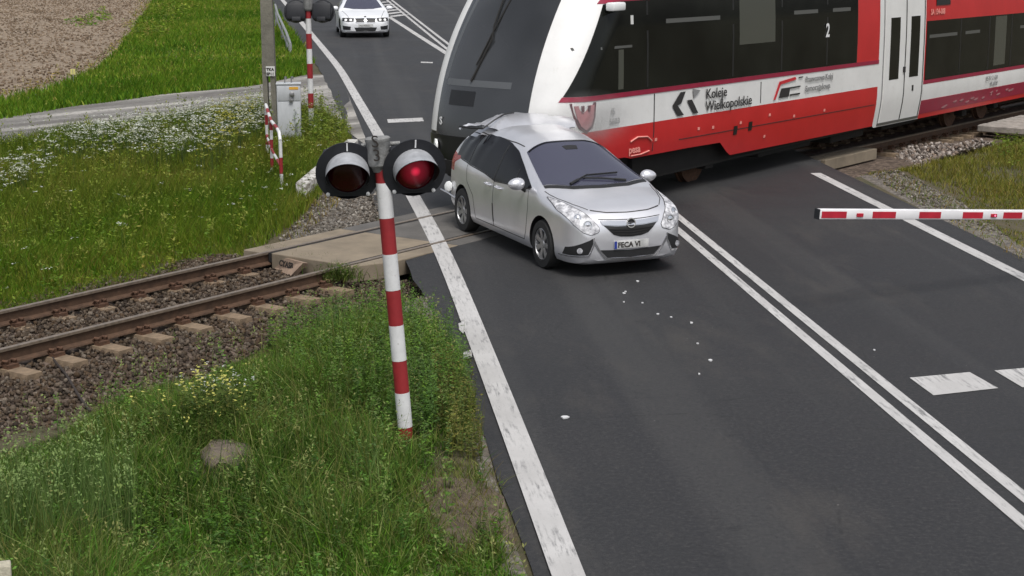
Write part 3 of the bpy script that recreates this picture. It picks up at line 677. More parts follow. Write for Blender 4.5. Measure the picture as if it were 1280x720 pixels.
for x, m in ((1068.5, 'boom_red'), (1236, 'boom_red')):
    b = MB(); b.box(t0+d_*fr(x)+fc*.05-u_*.006, (.095, .02, .042), ax=(d_, fc, u_), bev=.004); lm = b.build('boom_lamp', MATS[m], e_, smooth=0)
    if x > 1200: MB().lathe(t0+d_*fr(x+1)+fc*.06-u_*.006, fc, [(.013, 0), (.012, .004), (0, .006)], 12).build('lens', MATS['lamp_pink'], lm)
b = MB(); b.box(t0-d_*.008, (.012, .088, .121), ax=(d_, fc, u_)); b.build('end_cap', MATS['signal_black'], e_, smooth=0)
b = MB(); b.box(np.array([piv[0]+.3, piv[1]+.1, .35]), (.45, .4, 1.2), rz=.5, bev=.03); b.box(piv+d_*.1, (.5, .12, .14), ax=(d_, fc, u_), bev=.01); b.build('drive_housing', MATS['cabinet_grey'], e_, smooth=40)

# ------------------------------------------------------------------ SMALL GROUND THINGS
mat('stone_grey', (.13, .105, .08), .9, var=.35, scale=10, bump=.8, bscale=30)
def rock(name, c, size, label, cat, m, seed):
    r = np.random.default_rng(seed); bm = bmesh.new(); bmesh.ops.create_icosphere(bm, subdivisions=3, radius=1)
    for v in bm.verts:
        k = 1+.16*math.sin(v.co.x*3+seed)*math.cos(v.co.y*4+seed)+.06*r.normal(); v.co = Vector((v.co.x*k*size[0], v.co.y*k*size[1], max(-.5, min(.7, v.co.z))*size[2]*k))
    b = MB(); bm.verts.index_update(); b.add([np.array(c)+np.array(v.co) for v in bm.verts], [[v.index for v in f.verts] for f in bm.faces]); bm.free()
    return tag(b.build(name, m, smooth=50), label, cat)
g_ = G(284, 566, -.2); rock('flat_stone', g_-Zv*.04, (.24, .30, .15), 'flat grey brown stone half sunk in the weeds below the yellow flowers', 'stone', MATS['stone_grey'], 4)
mat('marker_stone', (.42, .39, .30), .85, var=.25, scale=18, bump=.4)
g_ = G(3, 720, .15); b = MB(); b.box(np.array([g_[0]-.02, g_[1]+.05, -.08]), (.13, .13, .6), rz=.3, bev=.012); tag(b.build('marker_post', MATS['marker_stone'], smooth=40), 'pale stone marker post cut off by the lower left corner', 'marker post')
mat('cable_dark', (.03, .022, .018), .8)
P = smooth_line([np.array([*G(x, y, -.24)[:2], 0]) for x, y in ((66, 452), (82, 470), (97, 492), (112, 508))], 24, 4); 
for p in P: p[2] = float(bal_z(abs(off_t(p[0], p[1])-OC)))+.045
tag(MB().tube(list(P), .014, 8).build('cable', MATS['cable_dark']), 'dark cable running down the ballast from the near rail', 'cable')
mat('flag_yellow', (.6, .55, .2), .7)
g_ = G(92, 106, -.1); e_ = empty('marker_stake', g_, 0, 'small pale yellow marker stake in the green bank by the field', 'marker stake')
MB().tube([g_-Zv*.1, g_+Zv*.45], .012, 6).build('stake', MATS['steel_dull'], e_); b = MB(); b.box(g_+np.array([.0, 0, .38]), (.14, .015, .16), bev=.004); b.build('plate', MATS['flag_yellow'], e_, smooth=0)
# timber walkway by the track on the right
mat('plank_grey', (.30, .27, .24), .9, var=.35, scale=6, bump=.3)
for k in range(5):
    c_ = G(1236+k*9, 151-k*4.6, -.1); o0 = -14.0+.0
    s1 = 38.3+k*.62
    b = MB(); z_ = float(grade(s1))+.0
    b.prism([T(s1, -14.15, z_-.12), T(s1+.5, -14.15, z_-.12), T(s1+.5, -12.2, z_-.12), T(s1, -12.2, z_-.12)], Zv*.16)
    o = b.build('crossing_plank', MATS['plank_grey'], smooth=0); md = o.modifiers.new('edge', 'BEVEL'); md.width = .02
    tag(o, 'weathered grey plank lying beside the track at the right edge', 'plank', 'grey planks beside the track at the right')
# ------------------------------------------------------------------ RAILCAR
WB, ND, NE, S0 = 1.45, .95, 2.7, 20.42
def Wd(z):                                   # half width of the body at a height
    z = np.asarray(z, float)
    return np.where(z < 1.2, WB-.10*sm(0, 1, (1.2-z)/.9), np.where(z < 2.2, WB, WB-.05*((np.minimum(z, 3.5)-2.2)/1.3)**2))*np.where(z > 3.4, np.sqrt(np.clip(1-((z-3.4)/.72)**2.4, 0, 1)), 1)
def nose(z):
    h = np.maximum(np.asarray(z, float)-1.25, 0); lo = np.maximum(1.0-np.asarray(z, float), 0)
    return S0+.111*h+.168*h*h+.35*lo*lo
def s_of(t, z):                              # the rake of the nose fades out over the first four metres of side
    bs = np.maximum(np.abs(t)-1, 0)
    return S0+(nose(z)-S0)*np.maximum(1-bs/4, 0)+ND*(1-np.abs(np.cos(np.clip(t, -1, 1)*math.pi/2))**(2/NE))+bs
def TP(t, z, off=0.):                        # surface: t in -1..1 is the nose, beyond is metres along the side
    t = np.asarray(t, float); z = np.asarray(z, float); t, z = np.broadcast_arrays(t, z)
    w = Wd(z)+off; ph = np.clip(t, -1, 1)*math.pi/2
    y = np.sign(ph)*np.abs(np.sin(ph))**(2/NE)*w
    s = s_of(t, z)-off*np.abs(np.cos(ph))
    zz = z - .0125*(s-20.5)
    return U*s[..., None]+N*(OC+y)[..., None]+Zv*zz[..., None]
def t_of(s, z):
    s = np.asarray(s, float); n = nose(z); x = (s-n)/ND; k = n-S0
    bs = np.where(s-S0-ND >= 4, s-S0-ND, (s-S0-ND-k)/(1-k/4))
    return np.where(x >= 1, 1+bs, np.arccos(np.clip(1-x, 0, 1)**(NE/2))/(math.pi/2))
def nose_s(o, z):                            # where the front stands at a track offset (for the crushed car)
    y = np.clip(np.abs(o-OC)/Wd(z), 0, 1); return nose(z)+ND*(1-(1-y**NE)**(1/NE))
q = NT('train_white'); n1 = q.noise(1.2, 6, .7); n2 = q.noise(7, 5, .7, stretch=(0, 1, 1)); c = q.ramp(n1, [(.3, (.64, .635, .62)), (.7, (.74, .735, .72))]); c = q.mix(q.ramp(n2, [(.58, (0, 0, 0)), (.8, (.3, .3, .3))]), c, (.4, .36, .3)); q.out(c, .38)
q = NT('train_red'); n1 = q.noise(1.3, 6, .7); c = q.ramp(n1, [(.3, (.44, .014, .016)), (.7, (.52, .02, .022))]); c = q.mix(q.ramp(q.noise(6, 6, .7), [(.6, (0, 0, 0)), (.85, (.35, .35, .35))]), c, (.25, .03, .025)); q.out(c, .36)
mat('train_crimson', (.27, .01, .04), .4, var=.15, scale=5)
mat('train_black', (.010, .010, .011), .35, var=.2, scale=4)
q = NT('train_glass'); n1 = q.noise(.7, 4, .6); c = q.ramp(n1, [(.35, (.004, .0045, .004)), (.65, (.011, .012, .010))]); q.out(c, .07); q.b.inputs['Specular IOR Level'].default_value = .22
q = NT('screen_glass'); q.b.inputs['Coat Weight'].default_value = .6; q.b.inputs['Coat Roughness'].default_value = .03; n1 = q.noise(.4, 3, .5); c = q.ramp(n1, [(.35, (.012, .013, .014)), (.65, (.04, .042, .045))]); q.out(c, .08); q.b.inputs['Specular IOR Level'].default_value = .5  # lighter blotches put reflection and the grey cab inside into the glass colour
mat('pane_grey', (.065, .068, .057), .15); mat('frame_grey', (.085, .09, .095), .3); mat('blind_grey', (.085, .087, .082), .3); mat('under_black', (.012, .011, .010), .9, var=.4, scale=6, bump=.3); mat('seam', (.02, .018, .018), .7)
mat('lamp_white', (.75, .76, .75), .25); mat('roof_grey', (.36, .36, .36), .6, var=.2, scale=3)
mat('logo_red', (.5, .02, .03), .5); mat('logo_grey', (.22, .22, .22), .6); mat('crest_pink', (.36, .16, .17), .6); mat('crest_dark', (.10, .03, .04), .6); mat('pink_paint', (.75, .28, .24), .5)
TL = 46.0                                    # metres of body past the nose
troot = empty('railcar', T(S0+14, OC, -.1), 0, 'red and white diesel railcar running over the crossing into the silver car', 'train')
SB = 34.40                                   # low floor begins here
def zlow(s): return np.where(s < 22.45, .88, np.where(s < 25.45, .84, np.where(s < 25.85, .84-(s-25.45)/.4*.26, np.where(s < 32.0, .56, .52))))
TT = np.unique(np.r_[np.linspace(0, 1, 70), 1+np.array([0, .05, .1, .15, .2, .3, .45, .6, .75, .95, 1.15, 1.5, 2, 2.5, 3, 4.1, 4.2, 4.4, 4.55, 5, 6, 7, 8, 9, 9.6, 10.7, 10.71, 12, 13.05, 13.06, 14, 16, 20, 25, 30, 36, 41])])
TT = np.r_[-TT[::-1][:-1], TT]
b = MB()
zr = [3.3, 3.42, 3.6, 3.8, 3.95, 4.05, 4.11]
# body: paint is by band
def band(zf0, zf1, m, t0=None, t1=None, rows=4):
    t = TT if t0 is None else np.r_[t0, TT[(TT > t0+.01) & (TT < t1-.01)], t1]
    A = []
    for k in range(rows+1):
        z0 = zf0(t) if callable(zf0) else np.full(len(t), zf0); z1 = zf1(t) if callable(zf1) else np.full(len(t), zf1)
        A.append(TP(t, z0+(z1-z0)*k/rows))
    b.grid(np.array(A), m)
TEND = 1+41.
tS = lambda s, z=1.5: float(t_of(s, z))
zl = lambda t: zlow(s_of(t, 1.2))
tA, tD0, tD1 = tS(32.0), tS(32.0), tS(SB)
band(zl, 1.38, 1, .82, tA); band(1.38, 1.86, 0, .82, tA); band(1.86, 3.3, 0, .82, tS(30.9), 8); band(1.86, 3.3, 1, tS(30.9), tA, 8)
band(zl, 3.3, 0, tD0, tD1, 12)
band(zl, .92, 1, tD1, TEND); band(.92, 1.27, 0, tD1, TEND); band(1.27, 3.3, 1, tD1, TEND, 8)
band(.88, 1.28, 2, -.82, .82, 4); band(1.28, 3.3, 0, -.82, .82, 14)
band(zl, 1.38, 1, -TEND, -.82); band(1.38, 3.3, 0, -TEND, -.82, 10)
b.grid(np.array([TP(TT, np.full(len(TT), z)) for z in zr]), 0)
b.build('body', [MATS['train_white'], MATS['train_red'], MATS['train_black'], MATS['roof_grey']], troot, smooth=30)
def patch(name, m, top, bot, off, par=None, n=14, rows=6, rim=.02):
    """panel on the side: top and bottom polylines in (s, z) set proud of the body by off"""
    a_ = resample(top, n); c_ = resample(bot, n); rowsA = []
    for k in range(rows+1):
        p = a_+(c_-a_)*k/rows; rowsA.append(TP(t_of(p[:, 0], p[:, 1]), p[:, 1], off))
    A = np.array(rowsA); return patch_grid(name, m, A, par, rim, troot)
def patch_grid(name, m, A, par, rim, root_):
    bb = MB(); bb.grid(A, flip=True)
    du = np.gradient(A, axis=1); dv = np.gradient(A, axis=0); nn = np.cross(du, dv); nn /= np.linalg.norm(nn, axis=2)[:, :, None]+1e-12
    cen = A.reshape(-1, 3).mean(0)
    ref = cen-T(float(s_t(cen[0], cen[1]))+.8, OC, cen[2]) if root_ is troot else None
    sg = 1 if (ref is None or np.mean(nn.reshape(-1, 3)@ref) > 0) else -1
    loop = [A[0, j] for j in range(A.shape[1])]+[A[i, -1] for i in range(1, A.shape[0])]+[A[-1, j] for j in range(A.shape[1]-2, -1, -1)]+[A[i, 0] for i in range(A.shape[0]-2, 0, -1)]
    ln = [nn[0, j] for j in range(A.shape[1])]+[nn[i, -1] for i in range(1, A.shape[0])]+[nn[-1, j] for j in range(A.shape[1]-2, -1, -1)]+[nn[i, 0] for i in range(A.shape[0]-2, 0, -1)]
    L1 = np.array(loop+loop[:1]); L2 = L1-sg*rim*np.array(ln+ln[:1]); bb.grid(np.array([L1, L2]))
    return bb.build(name, m, par or root_, smooth=40)
def nose_patch(name, m, t0, t1, z0, z1, off, par=None, n=30, rows=16):
    A = np.array([[TP(t0(z)+(t1(z)-t0(z))*j/n, z, off) for j in range(n+1)] for z in np.linspace(z1, z0, rows+1)])
    return patch_grid(name, m, A, par, .02, troot)
tw = lambda z: .50+.0*z
ws = nose_patch('windscreen', MATS['screen_glass'], lambda z: -.42, lambda z: .285, 1.24, 3.55, .008)
nose_patch('front_cowl', MATS['train_black'], lambda z: -.78, lambda z: .78, .86, 1.235, .012)
nose_patch('bumper', MATS['under_black'], lambda z: -.72, lambda z: .72, .62, .85, .03)
for sg in (-1, 1):
    p = TP(sg*.42, 1.05, .02); d = p-T(S0+1.2, OC, p[2]); d /= np.linalg.norm(d)
    bb = MB(); bb.lathe(p, d, [(.11, -.02), (.11, .015), (.09, .02), (0, .03)], 20); bb.build('headlight', MATS['lamp_white'], troot, smooth=50)
wp = [TP(-.02, 3.6, .03), TP(-.04, 2.9, .04), TP(-.08, 2.35, .035)]
bb = MB(); bb.tube(wp, .012, 8); bb.tube([TP(-.03, 2.75, .05), TP(-.09, 2.1, .03)], .017, 8); bb.tube([TP(-.07, 3.5, .05), TP(-.05, 2.95, .04), TP(-.03, 2.7, .04)], .012, 8); bb.build('wiper', MATS['under_black'], troot)
nose_patch('inner_frame', MATS['frame_grey'], lambda z: -.385+.03*(z-2.2), lambda z: -.345+.03*(z-2.2), 2.1, 3.45, .011, ws, 3, 8)
nose_patch('dashboard_edge', MATS['frame_grey'], lambda z: -.34, lambda z: .12, 2.02, 2.12, .011, ws, 16, 2)
nose_patch('cab_heater', MATS['train_black'], lambda z: -.27, lambda z: -.05, 1.72, 1.95, .011, ws, 8, 2)
pS = TP(-.36, 1.40, .014); dr = TP(-.32, 1.40, .014)-TP(-.38, 1.40, .014); dr /= np.linalg.norm(dr); nn_ = np.cross(dr, Zv)
text_mb('S', .17, pS, dr, Zv, nn_, bold=.004).build('lettering', MATS['white_plain'], ws, smooth=0)
# side glazing, stripes
win = patch('window_band', MATS['train_glass'], [(21.80, 3.30), (22.0, 3.34), (24, 3.36), (30.9, 3.36)], [(20.86, 1.93), (21.3, 1.93), (24, 1.93), (30.9, 1.93)], .010, n=170, rows=12)
patch('trim_stripe', MATS['train_crimson'], [(20.85, 1.925), (21.3, 1.927), (26, 1.927), (32.0, 1.927)], [(20.80, 1.85), (21.3, 1.85), (26, 1.85), (32.0, 1.85)], .009, n=170, rows=1)
patch('trim_stripe', MATS['train_crimson'], [(21.8, 3.38), (24, 3.43), (30.9, 3.43)], [(21.72, 3.31), (24, 3.366), (30.9, 3.366)], .009, n=120, rows=1)
def pane(s0, s1, z0, z1, m, nm, par=win, off=.013): return patch(nm, MATS[m], [(s0, z1), (s1, z1)], [(s0, z0), (s1, z0)], off, par, 4, 2, .004)
pane(26.0, 27.35, 2.50, 3.34, 'pane_grey', 'open_pane')
for a_, c_ in ((23.5, 25.3), (28.1, 29.1), (29.75, 30.55)): pane(a_, c_, 2.96, 3.03, 'blind_grey', 'window_rail')
for s_ in (22.9, 25.75, 27.6, 29.5): pane(s_, s_+.05, 1.96, 3.33, 'train_black', 'mullion')
pane(21.15, 22.45, 2.62, 2.66, 'blind_grey', 'window_rail'); pane(22.05, 22.2, 1.98, 2.6, 'pane_grey', 'cab_partition')
pane(22.42, 22.5, 2.98, 3.12, 'plate_white', 'sticker')
wf = patch('window_band', MATS['train_glass'], [(SB+.06, 2.63), (44, 2.63), (58, 2.63)], [(SB+.06, 1.36), (44, 1.36), (58, 1.36)], .010, n=40, rows=4)
patch('trim_stripe', MATS['train_crimson'], [(SB+.0, 1.355), (58, 1.355)], [(SB+.0, 1.28), (58, 1.28)], .008, n=30, rows=1)
patch('trim_stripe', MATS['train_crimson'], [(SB, .915), (58, .915)], [(SB, .62), (58, .62)], .006, n=30, rows=1)
pane(38.6, 39.35, 1.45, 2.6, 'pane_grey', 'open_pane', wf); pane(42.3, 43.0, 1.45, 2.6, 'pane_grey', 'open_pane', wf)
for a_, c_ in ((34.6, 36.2), (36.7, 37.6), (40.3, 41.6)): pane(a_, c_, 2.26, 2.33, 'blind_grey', 'window_rail', wf)
for s_ in (36.4, 38.2, 39.7): pane(s_, s_+.05, 1.38, 2.61, 'train_black', 'mullion', wf)
pane(34.95, 35.75, 2.95, 3.6-.35, 'train_black', 'vent_window', troot, .012)
# door: two leaves in a pale frame
for a_, c_ in ((32.28, 33.3), (33.33, 34.28)):
    lf = patch('door_leaf', MATS['train_white'], [(a_, 3.28), (c_, 3.28)], [(a_, .60), (c_, .60)], .014, n=6, rows=14)
    m0 = a_+.24; patch('door_window', MATS['train_glass'], [(m0, 2.76), (m0+.48, 2.76)], [(m0, 1.48), (m0+.48, 1.48)], .018, lf, n=4, rows=6, rim=.006)
    patch('rubber_seal', MATS['seam'], [(c_-.0, 3.28), (c_+.05, 3.28)], [(c_, .58), (c_+.05, .58)], .0155, lf, n=3, rows=14, rim=.02)
    if a_ > 33: patch('door_button', MATS['seam'], [(a_+.42, 1.30), (a_+.5, 1.30)], [(a_+.42, 1.18), (a_+.5, 1.18)], .022, lf, n=3, rows=1, rim=.01)
    if a_ < 33: patch('door_handle', MATS['seam'], [(c_-.07, 1.72), (c_+.02, 1.72)], [(c_-.07, 1.6), (c_+.02, 1.6)], .04, lf, n=3, rows=1, rim=.03)
patch('rubber_seal', MATS['logo_grey'], [(32.2, 3.28), (32.24, 3.28)], [(32.2, .58), (32.24, .58)], .008, n=3, rows=14)
patch('door_step', MATS['blind_grey'], [(32.2, .60), (34.35, .60)], [(32.2, .545), (34.35, .545)], .02, n=4, rows=1)
for s_, z0, z1 in ((23.15, .9, 1.84), (26.85, 1.42, 1.8), (30.9, 1.88, 3.3)): patch('panel_seam', MATS['seam'], [(s_, z1), (s_+.025, z1)], [(s_, z0), (s_+.025, z0)], .005, n=2, rows=3, rim=.008)
for pts in ([(24.0, 1.02), (31.9, 1.02)], ): patch('panel_seam', MATS['seam'], pts, [(p[0], p[1]-.012) for p in pts], .005, n=20, rows=1, rim=.006)
for s_, z_ in ((23.2, 1.06), (24.6, 1.12), (25.1, 1.1), (26.1, 1.1), (27.2, 1.15), (27.1, .76), (29.5, 1.06), (28.2, 1.05)): pane(s_, s_+.07, z_, z_+.05, 'pink_paint', 'reflector', troot, .008)
for s_, z_ in ((25.9, .92), (26.45, .95)): pane(s_, s_+.13, z_, z_+.16, 'train_black', 'filler_cap', troot, .008)
# exterior mirror camera
pm = TP(t_of(21.95, 3.27), 3.27, .09); bb = MB(); bb.box(pm, (.36, .16, .13), ax=(U, N, Zv), bev=.03); bb.box(pm-N*.08, (.08, .12, .05), ax=(U, N, Zv)); bb.build('camera_pod', MATS['lamp_white'], troot, smooth=40)
# lettering and marks on the side
def put(txt, s, z, size, m, xs=1., bold=0., off=.022, rise=0., par=None):
    p = TP(t_of(s, z), z, off); r_ = U*math.cos(rise)+Zv*(-.0125+math.sin(rise)); bb = text_mb(txt, size, p, r_, Zv, N, depth=.002, xs=xs, bold=bold)
    return bb.build('lettering', MATS[m], par or troot, smooth=0)
put('Koleje', 24.82, 1.64, .24, 'seam', 1.2, .002); put('Wielkopolskie', 24.82, 1.43, .24, 'seam', 1.2, .002)
def mark(name, polys, m, off=.02):
    bb = MB()
    for poly in polys: bb.prism([TP(t_of(s, z), z, off) for s, z in poly], -N*.006)
    return bb.build(name, MATS[m], troot, smooth=0)
mark('operator_logo', [[(23.72, 1.60), (23.98, 1.81), (24.14, 1.81), (24.0, 1.62), (23.9, 1.60)], [(23.72, 1.60), (23.88, 1.60), (24.1, 1.42), (23.9, 1.42)], [(24.2, 1.66), (24.36, 1.66), (24.58, 1.42), (24.42, 1.42)]], 'seam')
mark('operator_logo', [[(24.38, 1.84), (24.64, 1.80), (24.42, 1.68)]], 'logo_grey')
mark('sponsor_logo', [[(27.35, 1.44), (27.42, 1.44), (27.62, 1.72), (27.56, 1.76)], [(27.56, 1.76), (27.58, 1.70), (28.25, 1.76), (28.2, 1.81)]], 'logo_red')
mark('sponsor_logo', [[(27.55, 1.46), (27.95, 1.46), (28.0, 1.63), (27.65, 1.63)], [(28.0, 1.47), (28.4, 1.47), (28.42, 1.50), (28.0, 1.50)], [(28.0, 1.60), (28.42, 1.61), (28.42, 1.635), (28.0, 1.63)], [(28.35, 1.78), (28.52, 1.78), (28.52, 1.80), (28.35, 1.80)]], 'seam')
put('Przewozowa Kolej', 28.62, 1.69, .14, 'logo_grey', 1.12, .003); put('Samorządowa', 28.62, 1.51, .15, 'logo_grey', 1.25, .003)
mark('crest', [[(20.92, 1.83), (21.42, 1.83), (21.40, 1.6), (21.33, 1.45), (21.17, 1.36), (21.02, 1.45), (20.95, 1.6)]], 'crest_dark', .014)
mark('crest', [[(20.97, 1.79), (21.37, 1.79), (21.35, 1.6), (21.29, 1.48), (21.17, 1.41), (21.06, 1.48), (21.0, 1.6)]], 'crest_pink', .019)
mark('crest', [[(21.08, 1.79), (21.14, 1.79), (21.13, 1.70), (21.09, 1.70)], [(21.21, 1.79), (21.27, 1.79), (21.26, 1.70), (21.22, 1.70)]], 'crest_dark', .023)
put('/6', 21.82, 1.60, .16, 'logo_grey', 1., 0); put('5603', 21.78, 1.45, .13, 'logo_grey', 1.2, 0)
put('2', 29.42, 2.50, .36, 'white_plain', .9, .008, .024, par=win)
put('pesa', 22.42, .93, .17, 'pink_paint', 1.15, .004, .012)
bb = MB(); bb.tube([TP(t_of(s, z), z, .012) for s, z in ((22.44, 1.12), (22.65, 1.18), (22.95, 1.16), (23.1, 1.08))], .014, 6); bb.tube([TP(t_of(s, z), z, .012) for s, z in ((22.5, .885), (22.8, .885), (23.05, .92))], .012, 6); bb.build('maker_mark', MATS['pink_paint'], troot)
put('SA 134-008', 34.62, 2.76, .17, 'pink_paint', 1.0, .004, .014)
put('95 51 2 134', 38.15, 1.12, .14, 'logo_grey', 1.15, .002); put('PL-KW', 38.5, .97, .14, 'logo_grey', 1.15, .002)
r2 = np.random.default_rng(3)
for k in range(16):
    bb = MB()
    s_ = r2.uniform(35.2, 40.2); z_ = .66+(s_-35)*.022+r2.uniform(-.03, .08); l = r2.uniform(.08, .35)
    bb.prism([TP(t_of(s_+a_*l, z_), z_+c_, .013) for a_, c_ in ((0, 0), (.5, -.02), (1, .01), (.9, .035), (.4, .03))], -N*.004)
    bb.build('paint_scrape', MATS['crest_pink'], troot, smooth=0)
# running gear
bb = MB(); bb.box(T(43, OC, .84+float(grade(43))*1.0), (40, 2.3, .5), ax=(U, N, Zv), bev=.05)
bb.box(T(S0+2.0, OC, .75), (3.2, 2.1, .5), ax=(U, N, Zv), bev=.08); bb.build('underframe', MATS['under_black'], troot)
def bogie(sc):
    z0 = float(grade(sc)); o = MB()
    for sd in (-1, 1): o.box(T(sc, OC+sd*.98, .55+z0), (2.9, .14, .2), ax=(U, N, Zv), bev=.03); o.box(T(sc, OC+sd*.98, .75+z0), (.6, .2, .3), ax=(U, N, Zv), bev=.05)
    bo = o.build('bogie_frame', MATS['under_black'], troot)
    for ds in (-1.05, 1.05):
        w = MB()
        for sd in (-1, 1):
            c_ = T(sc+ds, OC+sd*.72, .435+z0); w.lathe(c_, N*sd, [(.0, .02), (.12, .03), (.14, .0), (.36, .0), (.42, .03), (.42, -.07), (.45, -.075), (.45, -.1), (0, -.1)], 32)
        w.tube([T(sc+ds, OC-.7, .435+z0), T(sc+ds, OC+.7, .435+z0)], .09, 12); w.build('wheelset', MATS['rust'], bo, smooth=30)
        for sd in (-1, 1): MB().box(T(sc+ds, OC+sd*1.0, .44+z0), (.3, .22, .3), ax=(U, N, Zv), bev=.04).build('axle_box', MATS['under_black'], bo)
for sc in (S0+4.2, S0+18.5): bogie(sc)
bb = MB(); bb.tube([T(S0+.9, OC, .95), T(S0+.02, OC, .9)], .12, 12); bb.box(T(S0+.02, OC, .9), (.12, .4, .32), ax=(U, N, Zv), bev=.04); bb.build('coupler', MATS['under_black'], troot)
for k, (sc, ln, hh) in enumerate(((S0+8.2, 2.2, .45), (S0+11.0, 1.6, .5), (S0+13.6, 1.8, .4), (S0+7.0, .5, .35))):
    bb = MB(); bb.box(T(sc, OC+.75, .55+float(grade(sc))), (ln, .7, hh), ax=(U, N, Zv), bev=.04); bb.tube([T(sc-ln/2-.3, OC+1.05, .6+float(grade(sc))), T(sc+ln/2+.5, OC+1.05, .6+float(grade(sc)))], .03, 8)
    bb.build('equipment_box', MATS['under_black'], troot)
# ------------------------------------------------------------------ CARS
q = NT('paint_silver'); n1 = q.noise(2, 5); c = q.ramp(n1, [(.3, (.66, .66, .69)), (.7, (.74, .74, .77))]); c = q.mix(q.ramp(q.noise(5, 6, .7), [(.62, (0, 0, 0)), (.85, (.3, .3, .3))]), c, (.36, .35, .345)); q.out(c, .30); q.b.inputs['Metallic'].default_value = .6; q.b.inputs['Coat Weight'].default_value = .35; q.b.inputs['Coat Roughness'].default_value = .08
mat('paint_white', (.74, .75, .77), .3, var=.05, scale=2, coat=.4)
mat('car_glass', (.006, .006, .008), .12, spec=.12); mat('windscreen_glass', (.045, .045, .072), .06, spec=.9, coat=.5)
mat('plastic_black', (.012, .012, .013), .55, var=.3, scale=9); mat('tyre_rubber', (.018, .018, .018), .85, var=.3, scale=15)
mat('alloy', (.42, .42, .43), .35, .8, var=.2, scale=6); mat('chrome', (.72, .72, .74), .14, 1.); mat('plate_dirty', (.5, .5, .49), .5, var=.3, scale=10); mat('plate_blue', (.02, .04, .25), .5)
q = NT('headlight_glass'); v = q.noise(14, 4, .6); q.out(q.ramp(v, [(.38, (.20, .20, .215)), (.5, (.42, .42, .44)), (.66, (.72, .72, .74))]), .5); q.b.inputs['Coat Weight'].default_value = .2; q.b.inputs['Coat Roughness'].default_value = .5; q.b.inputs['Metallic'].default_value = .0
mat('headlight_bright', (.8, .8, .82), .15, emit=(1, .98, .95), estr=.5); mat('tail_red', (.3, .01, .012), .2); mat('glow_white', (.85, .85, .85), .3, emit=(1, 1, 1), estr=.3); mat('interior_grey', (.05, .05, .052), .8)
def pch(x, xs, ys):
    """smooth monotone-ish interpolation: linear, then box filtered"""
    f = np.linspace(xs[0], xs[-1], 1200); g = np.interp(f, xs, ys); k = 41; gp = np.pad(g, k//2, mode='edge'); g2 = np.convolve(gp, np.ones(k)/k, 'valid')
    w = np.minimum(np.minimum(f-f[0], f[-1]-f)/.12, 1); g = g*(1-w)+g2*w
    return np.interp(x, f, g)
def car_body(sp):
    xs = np.unique(np.r_[np.linspace(0, .5, 26), np.linspace(.5, sp['L']-.4, 96), np.linspace(sp['L']-.4, sp['L'], 18)])
    zt = pch(xs, *zip(*sp['top'])); zb = pch(xs, *zip(*sp['bot'])); Wp = pch(xs, *zip(*sp['wid'])); nn = pch(xs, *zip(*sp['n'])); tap = sp['tap']
    rows = []
    for x, t, bz, w, n in zip(xs, zt, zb, Wp, nn):
        belt = min(sp['belt'], t-sp['drop']*min(1, (t-bz)/.5))
        P = [(0, bz), (.45*w, bz), (.8*w, bz+.005), (.93*w, bz+.03), (.975*w, bz+.09)]
        z0 = bz+.14
        for k in range(10):
            f = k/9; z = z0+(belt-z0)*f
            bul = 1-.035*max(0, (z-.62)/.4)**2-.02*max(0, (.5-z)/.3)**2+.006*math.exp(-((z-.80)/.03)**2)
            P.append((w*bul, z))
        wb = P[-1][0]
        for k in range(1, 19):
            th = math.pi/2*k/18; qz = math.sin(th)**(2/n); c_ = math.cos(th)**(2/n) if k < 18 else 0
            z = belt+(t-belt)*qz; P.append(((wb-tap*(z-belt))*c_, z))
        rows.append([(sp['L']/2-x, y, z) for y, z in P]+[(sp['L']/2-x, -y, z) for y, z in P[-2:0:-1]])
    A = np.array(rows); r, c, _ = A.shape; b = MB(); F_ = []
    for i in range(r-1):
        for j in range(c): F_.append((i*c+j, i*c+(j+1) % c, (i+1)*c+(j+1) % c, (i+1)*c+j))
    F_ += [tuple(range(c-1, -1, -1)), tuple((r-1)*c+j for j in range(c))]
    b.add(A.reshape(-1, 3), F_); return b
